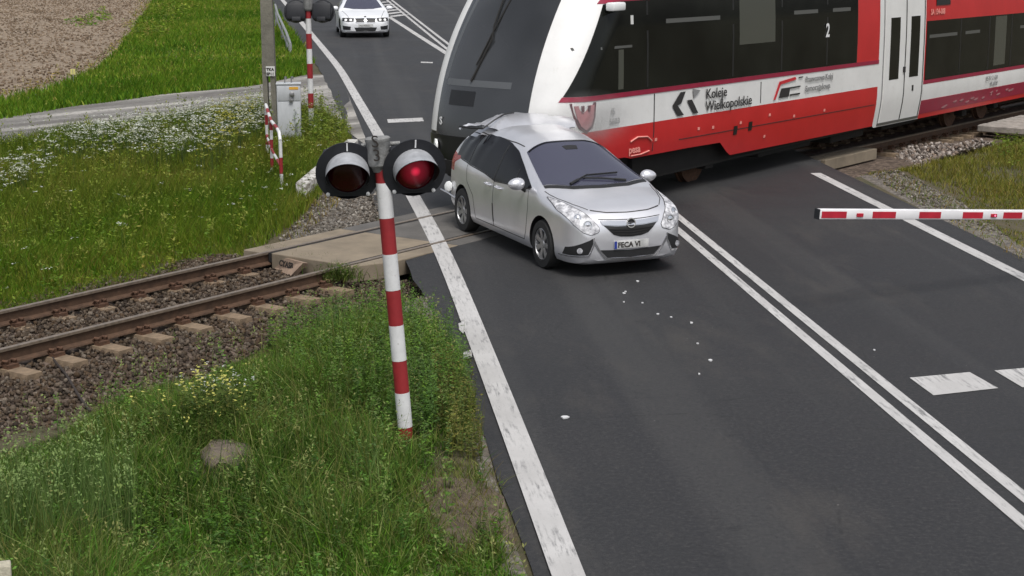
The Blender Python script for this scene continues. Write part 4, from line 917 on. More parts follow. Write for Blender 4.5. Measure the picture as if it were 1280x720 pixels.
def make_car(name, loc, heading, sp, label, group=None):
    rz = math.atan2(heading[1], heading[0])
    root = empty(name, loc, rz, label, 'car', group); L = sp['L']
    body = car_body(sp).build('body', [MATS[sp['paint']], MATS['plastic_black']], root, smooth=32, world=False)
    # normals outward, then wheel arches cut by boolean
    bm = bmesh.new(); bm.from_mesh(body.data); bmesh.ops.recalc_face_normals(bm, faces=bm.faces); bm.to_mesh(body.data)
    tree = BVHTree.FromBMesh(bm); bm.free()
    cut = MB()
    for xa in sp['axles']:
        for sd in (-1, 1):
            cut.lathe(np.array([L/2-xa, sd*.60, sp['wr']+.005]), (0, sd, 0), [(0, 0), (sp['wr']+.055, 0), (sp['wr']+.055, .6), (0, .6)], 40)
    co = cut.build('cutter', [MATS['plastic_black'], MATS['plastic_black']], None, smooth=0)
    bm = bmesh.new(); bm.from_mesh(co.data); bmesh.ops.remove_doubles(bm, verts=bm.verts, dist=1e-5); bmesh.ops.recalc_face_normals(bm, faces=bm.faces); bm.to_mesh(co.data); bm.free()
    for p_ in co.data.polygons: p_.material_index = 1
    co.matrix_world = pmat(root)
    md = body.modifiers.new('arch', 'BOOLEAN'); md.operation = 'DIFFERENCE'; md.object = co; md.solver = 'EXACT'
    bpy.context.view_layer.update(); dg = bpy.context.evaluated_depsgraph_get()
    me = bpy.data.meshes.new_from_object(body.evaluated_get(dg)); body.modifiers.clear(); body.data = me; bpy.data.objects.remove(co)
    me.shade_smooth(); me.set_sharp_from_angle(angle=rad(32))
    parts = [body]
    def cast(p, ax):
        d = {'x': (-1, 0, 0), 'X': (1, 0, 0), 'y': (0, -1, 0), 'Y': (0, 1, 0), 'z': (0, 0, -1)}[ax]
        o = {'x': (4, p[0], p[1]), 'X': (-4, p[0], p[1]), 'y': (p[0], 3, p[1]), 'Y': (p[0], -3, p[1]), 'z': (p[0], p[1], 4)}[ax]
        h = tree.ray_cast(Vector(o), Vector(d))
        return (np.array(h[0]), np.array(h[1])) if h[0] is not None else (None, None)
    def proj(A, ax, off):
        out = np.full((*A.shape[:2], 3), np.nan); nr_ = np.zeros_like(out)
        for i in range(A.shape[0]):
            for j in range(A.shape[1]):
                h, n_ = cast(A[i, j], ax)
                if h is not None: out[i, j] = h+n_*off; nr_[i, j] = n_
        # holes: nearest hit in the row
        bad = np.isnan(out[..., 0])
        if bad.any():
            good = np.argwhere(~bad)
            for i, j in np.argwhere(bad):
                k = good[np.argmin(((good-[i, j])**2).sum(1))]; out[i, j] = out[k[0], k[1]]; nr_[i, j] = nr_[k[0], k[1]]
        return out, nr_
    def patch(nm, m, top, bot, ax, off=.004, n=24, rows=8, par=None, rim=.012, mirror=False):
        res = []
        for sd in ((1, -1) if mirror else (1,)):
            f = (lambda P: [(p[0]*sd, p[1]) for p in P]) if ax in 'xX' else ((lambda P: [(p[0], p[1]*sd) for p in P]) if ax == 'z' else (lambda P: P))
            a2 = ax if not mirror or ax in 'xXz' else ('y' if sd > 0 else 'Y')
            a_ = resample(f(top), n); c_ = resample(f(bot), n)
            A = np.array([a_+(c_-a_)*k/rows for k in range(rows+1)]); Q, NN = proj(A, a2, off)
            b = MB(); b.grid(Q)
            ij = [(0, j) for j in range(n)]+[(i, n-1) for i in range(1, rows+1)]+[(rows, j) for j in range(n-2, -1, -1)]+[(i, 0) for i in range(rows-1, -1, -1)]
            L1 = np.array([Q[i, j] for i, j in ij]); L2 = L1-rim*np.array([NN[i, j] for i, j in ij]); b.grid(np.array([L1, L2]))
            o = b.build(nm, MATS[m], par if not isinstance(par, list) else par[0 if sd > 0 else 1], smooth=50, world=False) if par else b.build(nm, MATS[m], root, smooth=50, world=False)
            parts.append(o); res.append(o)
        return res if mirror else res[0]
    def line(nm, m, pts, ax, w=.008, off=.0025, mirror=False, n=30):
        P = resample(pts, n); t = np.gradient(P, axis=0); t /= np.linalg.norm(t, axis=1)[:, None]+1e-9; q_ = np.stack([-t[:, 1], t[:, 0]], 1)*w/2
        return patch(nm, m, P+q_, P-q_, ax, off, n, 1, None, .004, mirror)
    def X(x): return L/2-x
    # wheels
    for xa in sp['axles']:
        for sd in (-1, 1):
            c = np.array([X(xa), sd*(sp['track']/2), sp['wr']]); w = MB(); R = sp['wr']
            w.lathe(c, (0, sd, 0), [(R*.62, -.1), (R*.93, -.105), (R, -.07), (R, .07), (R*.95, .1), (R*.68, .105), (R*.66, .06)], 40)
            wh = w.build('wheel', MATS['tyre_rubber'], root, smooth=40, world=False); parts.append(wh); wh['_w'] = 1
            rm = MB(); rm.lathe(c, (0, sd, 0), [(R*.66, .095), (R*.63, .10), (R*.60, .06), (R*.58, -.08)], 40)
            rm.lathe(c, (0, sd, 0), [(.0, .085), (.05, .085), (.065, .06), (.065, 0)], 20)
            for k in range(sp['spokes']):
                a = 2*math.pi*k/sp['spokes']; e1 = np.array([math.cos(a), 0, math.sin(a)]); e2 = np.cross(np.array([0, sd, 0]), e1)
                rm.prism([c+e1*.05-e2*.028+np.array([0, sd*.055, 0]), c+e1*R*.62-e2*.038+np.array([0, sd*.07, 0]), c+e1*R*.62+e2*.038+np.array([0, sd*.07, 0]), c+e1*.05+e2*.028+np.array([0, sd*.055, 0])], np.array([0, sd*.022, 0]))
            ro = rm.build('rim', MATS['alloy'], wh, smooth=40, world=False)
            bd = MB(); bd.lathe(c, (0, sd, 0), [(0, .0), (R*.6, .0)], 24); bd.build('brake_disc', MATS['plastic_black'], wh, smooth=0, world=False)
    ctx = dict(patch=patch, line=line, X=X, root=root, L=L, parts=parts, cast=cast)
    return root, ctx
def mirror_pair(ctx, x, y, z, m):
    for sd in (-1, 1):
        bm = bmesh.new(); bmesh.ops.create_uvsphere(bm, u_segments=20, v_segments=12, radius=1)
        for v in bm.verts: v.co = Vector((v.co.x*.075*(1.2 if v.co.x > 0 else .5)+x, sd*(y+v.co.y*.125), z+v.co.z*(.085-.015*v.co.y)))
        bm.verts.index_update(); b = MB(); b.add([v.co for v in bm.verts], [[v.index for v in f.verts] for f in bm.faces]); bm.free()
        o = b.build('wing_mirror', MATS[m], ctx['root'], smooth=60, world=False); ctx['parts'].append(o)
        b = MB(); b.tube([(x-.01, sd*(y-.17), z-.11), (x, sd*(y-.07), z-.05)], [.035, .03], 10); st = b.build('mirror_arm', MATS['plastic_black'], o, smooth=60, world=False); ctx['parts'].append(st)

# ---- silver compact people carrier, struck by the railcar
SC = 1.11
sp = dict(L=4.29*SC, belt=.985, drop=.14, tap=.44, paint='paint_silver', wr=.325, axles=(.90, .90+2.644*SC), track=1.56, spokes=7,
    top=[(0, .64), (.05, .775), (.16, .875), (.42, .955), (.68, 1.005), (.92, 1.05), (1.3, 1.20), (2.05, 1.515), (2.5, 1.61), (3.05, 1.65), (3.6, 1.62), (4.1, 1.56), (4.38, 1.49), (4.56, 1.28), (4.68, 1.02), (4.29*SC, .85)],
    bot=[(0, .23), (.08, .165), (.3, .155), (1, .16), (3.7, .17), (4.5, .24), (4.29*SC, .34)],
    wid=[(0, .60), (.05, .71), (.14, .785), (.3, .835), (.55, .868), (.9, .885), (1.5, .892), (3.5, .892), (4.1, .865), (4.55, .79), (4.29*SC, .60)],
    n=[(0, 2.6), (.9, 2.8), (1.4, 3.3), (2.4, 4.4), (3.9, 4.4), (4.29*SC, 3.2)])
h = np.array([.388, -.921]); h /= np.linalg.norm(h)
fa = np.array([1.20, 22.06])                       # middle of the front axle on the road
cc = fa - h*(sp['L']/2-sp['axles'][0])
car, K = make_car('silver_car', (cc[0], cc[1], 0), h, sp, 'silver compact people carrier with a crushed rear roof, pushed by the railcar')
patch, line, X = K['patch'], K['line'], K['X']
gl = patch('windscreen', 'windscreen_glass', [(X(2.03), .60), (X(2.10), .3), (X(2.11), 0), (X(2.10), -.3), (X(2.03), -.60)], [(X(1.13), .755), (X(.98), .4), (X(.945), 0), (X(.98), -.4), (X(1.13), -.755)], 'z', .006, 30, 14)
patch('cowl', 'plastic_black', [(X(1.11), .755), (X(.965), .4), (X(.93), 0), (X(.965), -.4), (X(1.11), -.755)], [(X(1.05), .76), (X(.885), .4), (X(.845), 0), (X(.885), -.4), (X(1.05), -.76)], 'z', .008, 30, 2)
topl = [(X(1.30), 1.03), (X(1.6), 1.15), (X(1.9), 1.275), (X(2.2), 1.395), (X(2.55), 1.47), (X(3.05), 1.505), (X(3.6), 1.48), (X(4.22), 1.385)]
botl = [(X(1.32), 1.01), (X(1.75), .985), (X(2.2), .965), (X(2.55), .945), (X(2.7), .975), (X(2.95), 1.005), (X(3.5), 1.04), (X(4.26), 1.10)]
sw = patch('side_window', 'car_glass', topl, botl, 'y', .005, 40, 8, None, .012, True)
for sd, o in zip((1, -1), sw):
    pass
for x0, z0, x1, z1 in ((2.58, .955, 2.56, 1.44), (3.65, 1.06, 3.65, 1.45), (1.86, 1.0, 1.88, 1.2)):
    line('pillar_trim', 'plastic_black', [(X(x0), z0), (X(x1), z1)], 'y', .05 if x0 < 3 and x0 > 2 else .025, .0075, True, 10)
line('door_seam', 'seam', [(X(1.36), .98), (X(1.34), .75), (X(1.40), .42), (X(1.46), .30)], 'y', .009, .002, True)
line('door_seam', 'seam', [(X(2.57), .95), (X(2.60), .6), (X(2.56), .30)], 'y', .011, .002, True)
line('door_seam', 'seam', [(X(3.68), 1.04), (X(3.62), .8), (X(3.36), .62), (X(3.26), .30)], 'y', .009, .002, True)
line('door_gap', 'ink', [(X(2.60), .62), (X(2.585), .48), (X(2.565), .36)], 'y', .03, .004, True, 10)
line('sill_seam', 'seam', [(X(1.45), .30), (X(3.26), .30)], 'y', .01, .002, True)
line('belt_trim', 'seam', [(X(1.32), 1.002), (X(1.75), .977), (X(2.2), .957), (X(2.55), .937), (X(2.7), .965), (X(2.95), .997), (X(3.5), 1.03), (X(4.26), 1.09)], 'y', .012, .004, True)
for x0 in (2.38, 2.76):
    for sd, ax in ((1, 'y'), (-1, 'Y')):
        h0, n0 = K['cast']((X(x0), .87), ax)
        b = MB(); b.tube([h0+np.array([.1, 0, 0]), h0+np.array([.08, sd*.035, 0]), h0+np.array([-.08, sd*.035, .004]), h0+np.array([-.1, 0, .004])], .014, 8); o = b.build('door_handle', MATS['paint_silver'], car, smooth=60, world=False); K['parts'].append(o)
# front
line('bonnet_seam', 'seam', [(.50, .865), (.3, .835), (0, .825), (-.3, .835), (-.50, .865)], 'x', .010, .003)
line('bonnet_seam', 'seam', [(X(.22), .52), (X(.42), .64), (X(.7), .73), (X(1.0), .785)], 'z', .010, .003, True)
patch('headlight', 'headlight_glass', [(.45, .655), (.52, .765), (.62, .86), (.72, .925), (.81, .965)], [(.46, .61), (.57, .575), (.67, .61), (.76, .70), (.84, .85)], 'x', .007, 24, 12, None, .02, True)
line('headlight_rim', 'seam', [(.45, .655), (.52, .765), (.62, .86), (.72, .925), (.81, .965), (.84, .85), (.76, .70), (.67, .61), (.57, .575), (.46, .61), (.45, .655)], 'x', .012, .006, True, 60)
gr = patch('grille', 'plastic_black', [(-.385, .685), (-.2, .665), (0, .66), (.2, .665), (.385, .685)], [(-.25, .56), (-.15, .53), (0, .52), (.15, .53), (.25, .56)], 'x', .006, 24, 8, None, .02)
for z_, w_ in ((.63, .33), (.595, .29), (.56, .23)): line('grille_bar', 'seam', [(-w_, z_+.01), (0, z_-.01), (w_, z_+.01)], 'x', .008, .016, False, 16)
patch('grille_bar', 'chrome', [(-.43, .75), (-.2, .73), (0, .725), (.2, .73), (.43, .75)], [(-.40, .695), (-.2, .675), (0, .67), (.2, .675), (.40, .695)], 'x', .014, 24, 4, None, .02)
line('bumper_seam', 'seam', [(-.45, .765), (-.2, .748), (0, .743), (.2, .748), (.45, .765)], 'x', .008, .003)
hc, nc_ = K['cast']((0, .70), 'x'); nc_ = np.array([1., 0, .12])
b = MB(); b.lathe(hc+np.array([.012, 0, 0]), nc_, [(.052, 0), (.052, .018), (.066, .018), (.066, 0)], 28); o = b.build('emblem', MATS['chrome'], car, smooth=40, world=False); K['parts'].append(o)
b = MB(); b.lathe(hc+np.array([.010, 0, 0]), nc_, [(.052, 0.004), (0, .004)], 20); o2 = b.build('emblem_field', MATS['plastic_black'], o, smooth=0, world=False); K['parts'].append(o2)
b = MB(); b.prism([hc+np.array([.018, y, z]) for y, z in ((-.055, -.005), (.02, -.005), (-.008, .014), (.055, .007), (.055, .005), (-.018, .004), (.008, -.014), (-.055, -.007))], (.01, 0, 0)); o2 = b.build('emblem_bolt', MATS['chrome'], o, smooth=0, world=False); K['parts'].append(o2)
patch('lower_intake', 'plastic_black', [(-.44, .37), (0, .345), (.44, .37)], [(-.34, .265), (0, .25), (.34, .265)], 'x', .006, 24, 5, None, .02)
line('intake_trim', 'chrome', [(-.53, .49), (-.46, .37), (-.36, .25), (-.2, .237), (0, .233), (.2, .237), (.36, .25), (.46, .37), (.53, .49)], 'x', .028, .012, False, 60)
patch('fog_recess', 'plastic_black', [(.545, .53), (.66, .48), (.82, .40)], [(.545, .46), (.61, .315), (.83, .30)], 'x', .006, 16, 6, None, .015, True)
line('fog_trim', 'chrome', [(.53, .54), (.535, .44), (.60, .30), (.84, .285)], 'x', .014, .010, True, 24)
for sd in (-1, 1):
    for y_, z_, r_ in ((.60, .70, .062), (.70, .785, .052)):
        h0, n0 = K['cast']((sd*y_, z_), 'x'); b = MB(); b.lathe(h0+n0*.008, (n0[0], n0[1], n0[2]*.3), [(r_, 0), (r_, .008), (r_*.8, .008), (r_*.7, .002), (r_*.35, .004), (0, .012)], 20); K['parts'].append(b.build('headlight_reflector', MATS['chrome'], car, smooth=40, world=False))
for sd in (-1, 1):
    h0, n0 = K['cast']((sd*.71, .37), 'x'); b = MB(); b.lathe(h0+np.array([.012, 0, 0]), (1, sd*.3, 0), [(.038, 0), (.038, .012), (.02, .018), (0, .02)], 16); o = b.build('fog_lamp', MATS['headlight_glass'], car, smooth=50, world=False); K['parts'].append(o)
hp, _n = K['cast']((0, .425), 'x'); b = MB(); b.box(hp+np.array([.018, 0, 0]), (.012, .50, .108), bev=.003); pl = b.build('number_plate', MATS['plate_dirty'], car, smooth=40, world=False); K['parts'].append(pl)
b = MB(); b.box(hp+np.array([.0255, -.23, 0]), (.004, .036, .10)); o = b.build('plate_band', MATS['plate_blue'], pl, smooth=0, world=False); K['parts'].append(o)
text_mb('FECA VI', .095, hp+np.array([.025, -.20, -.033]), (0, 1, 0), (0, 0, 1), (1, 0, 0), bold=.003, depth=.001, xs=1.0).build('lettering', MATS['ink'], pl, smooth=0, world=False)
mirror_pair(K, X(1.47), 1.00, 1.06, 'paint_silver')
for pts in ([(.99, .42), (1.17, .1), (1.20, -.38)], [(1.0, -.42), (1.07, -.1), (1.11, .18)]):
    P = [K['cast']((X(x), -y), 'z')[0]+np.array([.01, 0, .028]) for x, y in pts]
    b = MB(); b.tube(P, .012, 6); b.tube([P[0], (P[0]+P[1])/2], .018, 6); K['parts'].append(b.build('wiper', MATS['plastic_black'], car, smooth=60, world=False))
line('roof_seam', 'seam', [(X(2.2), .56), (X(2.6), .585), (X(3.2), .59), (X(4.2), .54)], 'z', .012, .003, True)
b = MB(); P = [(X(1.9), 0, 0)]
patch('rear_lamp', 'tail_red', [(.62, 1.12), (.80, 1.10)], [(.62, .86), (.82, .86)], 'X', .005, 8, 6, None, .01, True)
patch('rear_window', 'car_glass', [(X(4.38), .50), (X(4.4), 0), (X(4.38), -.50)], [(X(4.52), .58), (X(4.53), 0), (X(4.52), -.58)], 'z', .005, 16, 6)
rm_ = patch('rear_view_mirror', 'plastic_black', [(X(1.94), .11), (X(1.955), 0), (X(1.94), -.11)], [(X(1.85), .09), (X(1.85), 0), (X(1.85), -.09)], 'z', .010, 8, 3)
patch('sunscreen_band', 'car_glass', [(X(2.02), .585), (X(2.09), .3), (X(2.10), 0), (X(2.09), -.3), (X(2.02), -.585)], [(X(1.98), .59), (X(2.05), .3), (X(2.06), 0), (X(2.05), -.3), (X(1.98), -.59)], 'z', .009, 30, 1)
# the crash: everything behind is pushed up against the nose of the railcar
M_ = pmat(car); Mi = M_.inverted()
Mn = np.array(M_); Min = np.array(Mi)
def crush(Pw):
    Pw = Pw.copy(); s = s_t(Pw[:, 0], Pw[:, 1]); o = off_t(Pw[:, 0], Pw[:, 1])
    lim = nose_s(o, np.clip(Pw[:, 2], .9, 3))-.06; k = .45
    d = s-(lim-k); dn = np.where(d > 0, k*(1-np.exp(-np.maximum(d, 0)/k)), d); push = d-dn
    r_ = np.clip(push/.25, 0, 1)
    hh = np.clip((Pw[:, 2]-.7)/.9, 0, 1)
    w1 = np.sin(s*11+o*5)*np.cos(o*9-Pw[:, 2]*6); w2 = np.sin(s*19-o*7+2)
    # dents spread further over the rear roof and tailgate
    near = np.clip(1-(lim-s)/1.8, 0, 1)**1.3
    Pw[:, :2] -= (push[:, None]*U[None, :2])
    Pw[:, 2] += r_*hh*.05*w1-near*hh*(.05+.035*w2)*(Pw[:, 2] > 1.35)+near*hh*.02*w1
    Pw[:, :2] += (N[None, :2]*((near*.038*w2+r_*.05*w1)*hh)[:, None])
    return Pw
def crush_obj(o, rigid=False):
    me = o.data; V = np.empty(len(me.vertices)*3); me.vertices.foreach_get('co', V); V = V.reshape(-1, 3)
    Wd_ = V@Mn[:3, :3].T+Mn[:3, 3]
    if rigid:
        c = Wd_.mean(0)[None]; Wn = Wd_+(crush(c)-c)*np.array([1, 1, 0])
    else: Wn = crush(Wd_)
    V = Wn@Min[:3, :3].T+Min[:3, 3]; me.vertices.foreach_set('co', V.ravel()); me.update()
for o in K['parts']:
    if '_w' in o.keys():
        del o['_w']; crush_obj(o, True)
        for ch in o.children: crush_obj(ch, True)
    else: crush_obj(o)
# dented rear door skin: shallow folds on the struck side
V = np.empty(len(K['parts'][0].data.vertices)*3)
# torn roof edge and tailgate sheet folded up against the windscreen
b = MB()
P = [(574, 160, 24.6), (586, 155, 24.7), (602, 152.5, 24.7), (612, 147, 24.8), (628, 142, 24.9), (650, 140.5, 25.0), (680, 143, 25.0), (704, 149, 24.9), (716, 154, 24.8)]
top = np.array([Gd(x, y, d) for x, y, d in P]); bot = np.array([Gd(x, y, d) for x, y, d in [(575, 161.5, 24.5), (587, 157.5, 24.5), (602, 156, 24.45), (616, 161, 24.2), (634, 166, 23.9), (660, 167, 23.9), (690, 164, 24.0), (710, 161, 24.1), (719, 158, 24.2)]])
A = np.array([resample(top, 26)*(1-k/6)+resample(bot, 26)*k/6+np.array([0, 0, .09*math.sin(math.pi*k/6)])*(np.clip(np.arange(26)-6, 0, 6)/6)[:, None] for k in range(7)]); r_ = np.random.default_rng(5)
A += r_.normal(0, .007, A.shape)*np.array([1, 1, 1.3]); A[1:6, :, 2] += .016*np.sin(np.arange(26)*.9)[None]; A[1:6, :, 1] += .02*np.sin(np.arange(26)*.6+1)[None]
b.grid(A); b.grid(A+np.array([0.01, .012, -.012]), flip=True); b.build('torn_panel', MATS['paint_silver'], car, smooth=30)
b = MB(); b.tube([Gd(603, 161, 24.25), Gd(618, 150, 24.3), Gd(630, 143, 24.5), Gd(642, 141, 24.7)], .012, 6); b.tube([Gd(575, 158, 24.55), Gd(590, 160, 24.35), Gd(604, 160.5, 24.25)], .016, 6); b.build('torn_seal', MATS['plastic_black'], car, smooth=50)
# broken rear lamp unit hanging by the rear corner
b = MB(); b.lathe(Gd(561, 233, 25.0), (-.5, -.6, .2), [(0, -.03), (.05, -.03), (.085, .01), (.06, .035), (.02, .03), (0, .04)], 9); b.build('reflector_bowl', MATS['lamp_white'], car, smooth=60)
b = MB(); b.tube([Gd(551, 236, 25.0), Gd(560, 241, 24.9), Gd(569, 247, 24.8)], .012, 6); b.build('lamp_trim', MATS['chrome'], car, smooth=60)

# ---- white saloon waiting beyond the crossing
sp = dict(L=4.62, belt=.93, drop=.12, tap=.42, paint='paint_white', wr=.325, axles=(.78, 3.59), track=1.55, spokes=5,
    top=[(0, .56), (.04, .66), (.12, .73), (.4, .81), (.9, .90), (1.35, .97), (1.8, 1.2), (2.2, 1.38), (2.6, 1.435), (3.2, 1.40), (3.7, 1.24), (4.05, 1.09), (4.45, 1.05), (4.62, .85)],
    bot=[(0, .25), (.08, .18), (.4, .15), (3.9, .16), (4.62, .35)],
    wid=[(0, .58), (.05, .70), (.15, .79), (.4, .86), (.9, .895), (3.8, .90), (4.4, .82), (4.62, .68)],
    n=[(0, 3.4), (.9, 3.2), (1.4, 3.2), (2.2, 3.6), (4.62, 3.4)])
g_ = G(456.5, 46.5); hb_ = np.array([math.sin(rad(171.5)), math.cos(rad(171.5))]); cc = g_[:2]-hb_*(4.62/2-.12)
car2, K = make_car('white_car', (cc[0], cc[1], 0), hb_, sp, 'white saloon car waiting on the road beyond the crossing, headlights lit')
patch, line, X = K['patch'], K['line'], K['X']
patch('windscreen', 'windscreen_glass', [(X(2.12), .54), (X(2.16), 0), (X(2.12), -.54)], [(X(1.52), .70), (X(1.38), .35), (X(1.36), 0), (X(1.38), -.35), (X(1.52), -.70)], 'z', .006, 24, 10)
patch('side_window', 'car_glass', [(X(1.75), 1.0), (X(2.1), 1.21), (X(2.5), 1.29), (X(3.2), 1.27), (X(3.7), 1.12)], [(X(1.75), .97), (X(2.5), .96), (X(3.2), .97), (X(3.75), 1.0)], 'y', .005, 24, 6, None, .012, True)
line('door_seam', 'seam', [(X(1.55), .9), (X(1.5), .6), (X(1.6), .3)], 'y', .01, .002, True); line('door_seam', 'seam', [(X(2.6), .95), (X(2.62), .3)], 'y', .01, .002, True)
line('bonnet_seam', 'seam', [(X(.2), .58), (X(.8), .68), (X(1.3), .76)], 'z', .012, .003, True)
patch('headlight', 'plastic_black', [(.40, .71), (.6, .725), (.80, .72)], [(.42, .60), (.6, .585), (.81, .62)], 'x', .007, 14, 5, None, .015, True)
for sd in (-1, 1):
    for y in (.52, .69):
        h0, n0 = K['cast']((sd*y, .655), 'x'); b = MB(); b.lathe(h0+np.array([.012, 0, 0]), (1, sd*.2, 0), [(.048, 0), (.042, .02), (0, .025)], 16); b.build('headlight_bulb', MATS['headlight_bright'], car2, smooth=60, world=False)
for sd in (-1, 1):
    g = patch('grille', 'plastic_black', [(sd*.05, .70), (sd*.36, .69)], [(sd*.05, .575), (sd*.33, .575)], 'x', .012, 10, 4, None, .03)
    line('grille_surround', 'chrome', [(sd*.04, .71), (sd*.37, .70), (sd*.345, .565), (sd*.04, .565), (sd*.04, .71)], 'x', .010, .016, False, 30)
patch('lower_intake', 'plastic_black', [(-.40, .385), (0, .37), (.40, .385)], [(-.34, .25), (0, .24), (.34, .25)], 'x', .006, 16, 4)
patch('side_intake', 'plastic_black', [(.52, .42), (.80, .45)], [(.54, .30), (.78, .30)], 'x', .006, 10, 4, None, .012, True)
hp, _n = K['cast']((0, .45), 'x'); b = MB(); b.box(hp+np.array([.018, 0, 0]), (.012, .52, .11)); pl = b.build('number_plate', MATS['plate_dirty'], car2, smooth=0, world=False)
text_mb('PO 9KR21', .085, hp+np.array([.025, -.22, -.03]), (0, 1, 0), (0, 0, 1), (1, 0, 0), bold=.003, depth=.001).build('lettering', MATS['logo_grey'], pl, smooth=0, world=False)
he, _n = K['cast']((0, .755), 'x'); b = MB(); b.lathe(he+np.array([.003, 0, .01]), (1, 0, 1), [(.04, 0), (.035, .008), (0, .01)], 16); b.build('badge', MATS['seam'], car2, smooth=40, world=False)
mirror_pair(K, X(1.85), .99, 1.0, 'paint_white')
for o in K['parts']:
    if '_w' in o.keys(): del o['_w']
car2.scale = (1.14, 1.14, 1.09)
# ---- debris on the asphalt
mat('shard', (.6, .6, .6), .4)
lab = 'small white plastic shard lying on the dark asphalt before the silver car'
for k, (x, y, w) in enumerate([(780, 367, .07), (782, 365, .05), (797, 352, .09), (780, 378, .05), (803, 379, .04), (822, 393, .06), (839, 397, .05), (864, 404, .07), (888, 451, .09), (872, 430, .04), (706, 522, .12), (874, 468, .05), (1093, 438, .05)]):
    g = G(x, y, .004); r_ = np.random.default_rng(k); n_ = 6; P = [g+np.array([w*.34*math.cos(a)*r_.uniform(.5, 1.1), w*.45*math.sin(a)*r_.uniform(.5, 1.1), 0]) for a in np.linspace(0, 2*math.pi, n_, endpoint=False)]
    b = MB(); b.prism(P, Zv*.012); tag(b.build('plastic_shard', MATS['shard'], smooth=0), lab, 'debris', 'white shards scattered on the asphalt')

# ------------------------------------------------------------------ VEGETATION
def blades(X, Y, h, w, lean, cols, seed, seg=3, z0=None, bend=.5):
    r = np.random.default_rng(seed); n = len(X); z0 = zt(X, Y)-.01 if z0 is None else z0
    a = r.uniform(0, 2*math.pi, n); fa = r.uniform(0, 2*math.pi, n)
    ld = np.stack([np.cos(a), np.sin(a)], 1)*(lean*r.uniform(.2, 1.4, n))[:, None]
    wd = np.stack([np.cos(fa), np.sin(fa)], 1)
    ks = np.linspace(0, 1, seg+1); V = []
    for k in ks:
        p = np.stack([X, Y, z0], 1).astype(float)
        p[:, :2] += ld*(h*k**(1+bend))[:, None]; p[:, 2] += h*(k-.18*k*k*np.minimum(lean*1.5, 1))
        ww = (w*(1-k**1.6)*.5+.0004)[:, None]*wd
        V.append(np.c_[p[:, :2]-ww, p[:, 2]]); V.append(np.c_[p[:, :2]+ww, p[:, 2]])
    V = np.stack(V, 1); m = 2*(seg+1); base = np.arange(n)[:, None]*m
    F = np.concatenate([base+np.array([2*k, 2*k+1, 2*k+3, 2*k+2]) for k in range(seg)], 0)
    return V.reshape(-1, 3), F, np.repeat(cols, m, axis=0)
def vary(cols, X, Y, n, r, seed=0, sc=1.):
    """pick a colour per blade, the choice drifting in clumps over the ground"""
    cols = np.array(cols); k = len(cols)
    f = vnoise(X*sc, Y*sc, seed)*.9+vnoise(X*sc*3, Y*sc*3, seed+1)*.5+r.normal(0, .55, n)
    i = np.clip(((f*1.15+1.6)/3.2*k).astype(int), 0, k-1)
    return cols[i]*r.uniform(.75, 1.25, (n, 1))*np.array([1, 1, 1])+r.normal(0, .004, (n, 3))
def join(parts):
    V, F, C = [], [], []; o = 0
    for v, f, c in parts: V.append(v); F.append(f+o); C.append(c); o += len(v)
    return np.concatenate(V), np.concatenate(F), np.clip(np.concatenate(C), .004, 1)
def leaves(X, Y, Z, size, cols, r, up=.5):
    n = len(X); a = r.uniform(0, 2*math.pi, n); t = r.uniform(-.3, 1., n)*up
    d = np.stack([np.cos(a)*np.cos(t), np.sin(a)*np.cos(t), np.sin(t)], 1); s_ = np.stack([-np.sin(a), np.cos(a), r.normal(0, .4, n)], 1)
    P = np.stack([X, Y, Z], 1); L = size[:, None]
    V = np.stack([P, P+d*L*.5+s_*L*.2, P+d*L, P+d*L*.5-s_*L*.2], 1).reshape(-1, 3)
    F = np.arange(4*n).reshape(n, 4); return V, F, np.repeat(cols, 4, axis=0)
def veg(name, poly, dens, hfun, w, lean, cols, seed, seg=3, z=-.15, sc=1., extra=None, kind='stuff', maxn=400000, thin=None):
    n = int(min(maxn, area(poly, z)*dens)); r = np.random.default_rng(seed); X, Y = scatter(poly, n, z, seed)
    if thin is not None: k = r.uniform(size=len(X)) < thin(X, Y); X, Y = X[k], Y[k]
    n = len(X); h = hfun(X, Y, r); c = vary(cols, X, Y, n, r, seed, sc)
    ws = w*r.uniform(.6, 1.4, n)
    return [blades(X, Y, h, ws, lean*np.ones(n), c, seed, seg)]
GAIN = np.array([2.0, 1.85, 1.05])
GREEN = [(.035, .060, .012), (.050, .085, .016), (.065, .105, .020), (.085, .120, .026), (.10, .115, .035)]
MIX = [(.022, .040, .009), (.036, .060, .013), (.058, .088, .019), (.085, .112, .03), (.13, .12, .055), (.05, .075, .028)]
LUSH = [(.035, .085, .010), (.045, .105, .013), (.060, .125, .016), (.085, .14, .022)]
DRY = [(.13, .105, .05), (.16, .125, .065), (.10, .09, .035), (.18, .15, .085)]
NEAR = [(-90, 580), (0, 545), (70, 528), (130, 496), (200, 468), (255, 458), (310, 432), (350, 410), (400, 400), (455, 402), (505, 408), (545, 425), (572, 460), (585, 500), (596, 560), (612, 640), (640, 735), (700, 900), (-90, 900)]
def bare_k(X, Y):
    d = np.hypot((X+.35)/.5, (Y-13.0)/1.4); g = G(284, 566, -.2); d2 = np.hypot((X-g[0])/.33, (Y-(g[1]-.25))/.45)
    return np.clip((d-.6)/.6, .12, 1)*np.clip((d2-.7)/.5, .05, 1)
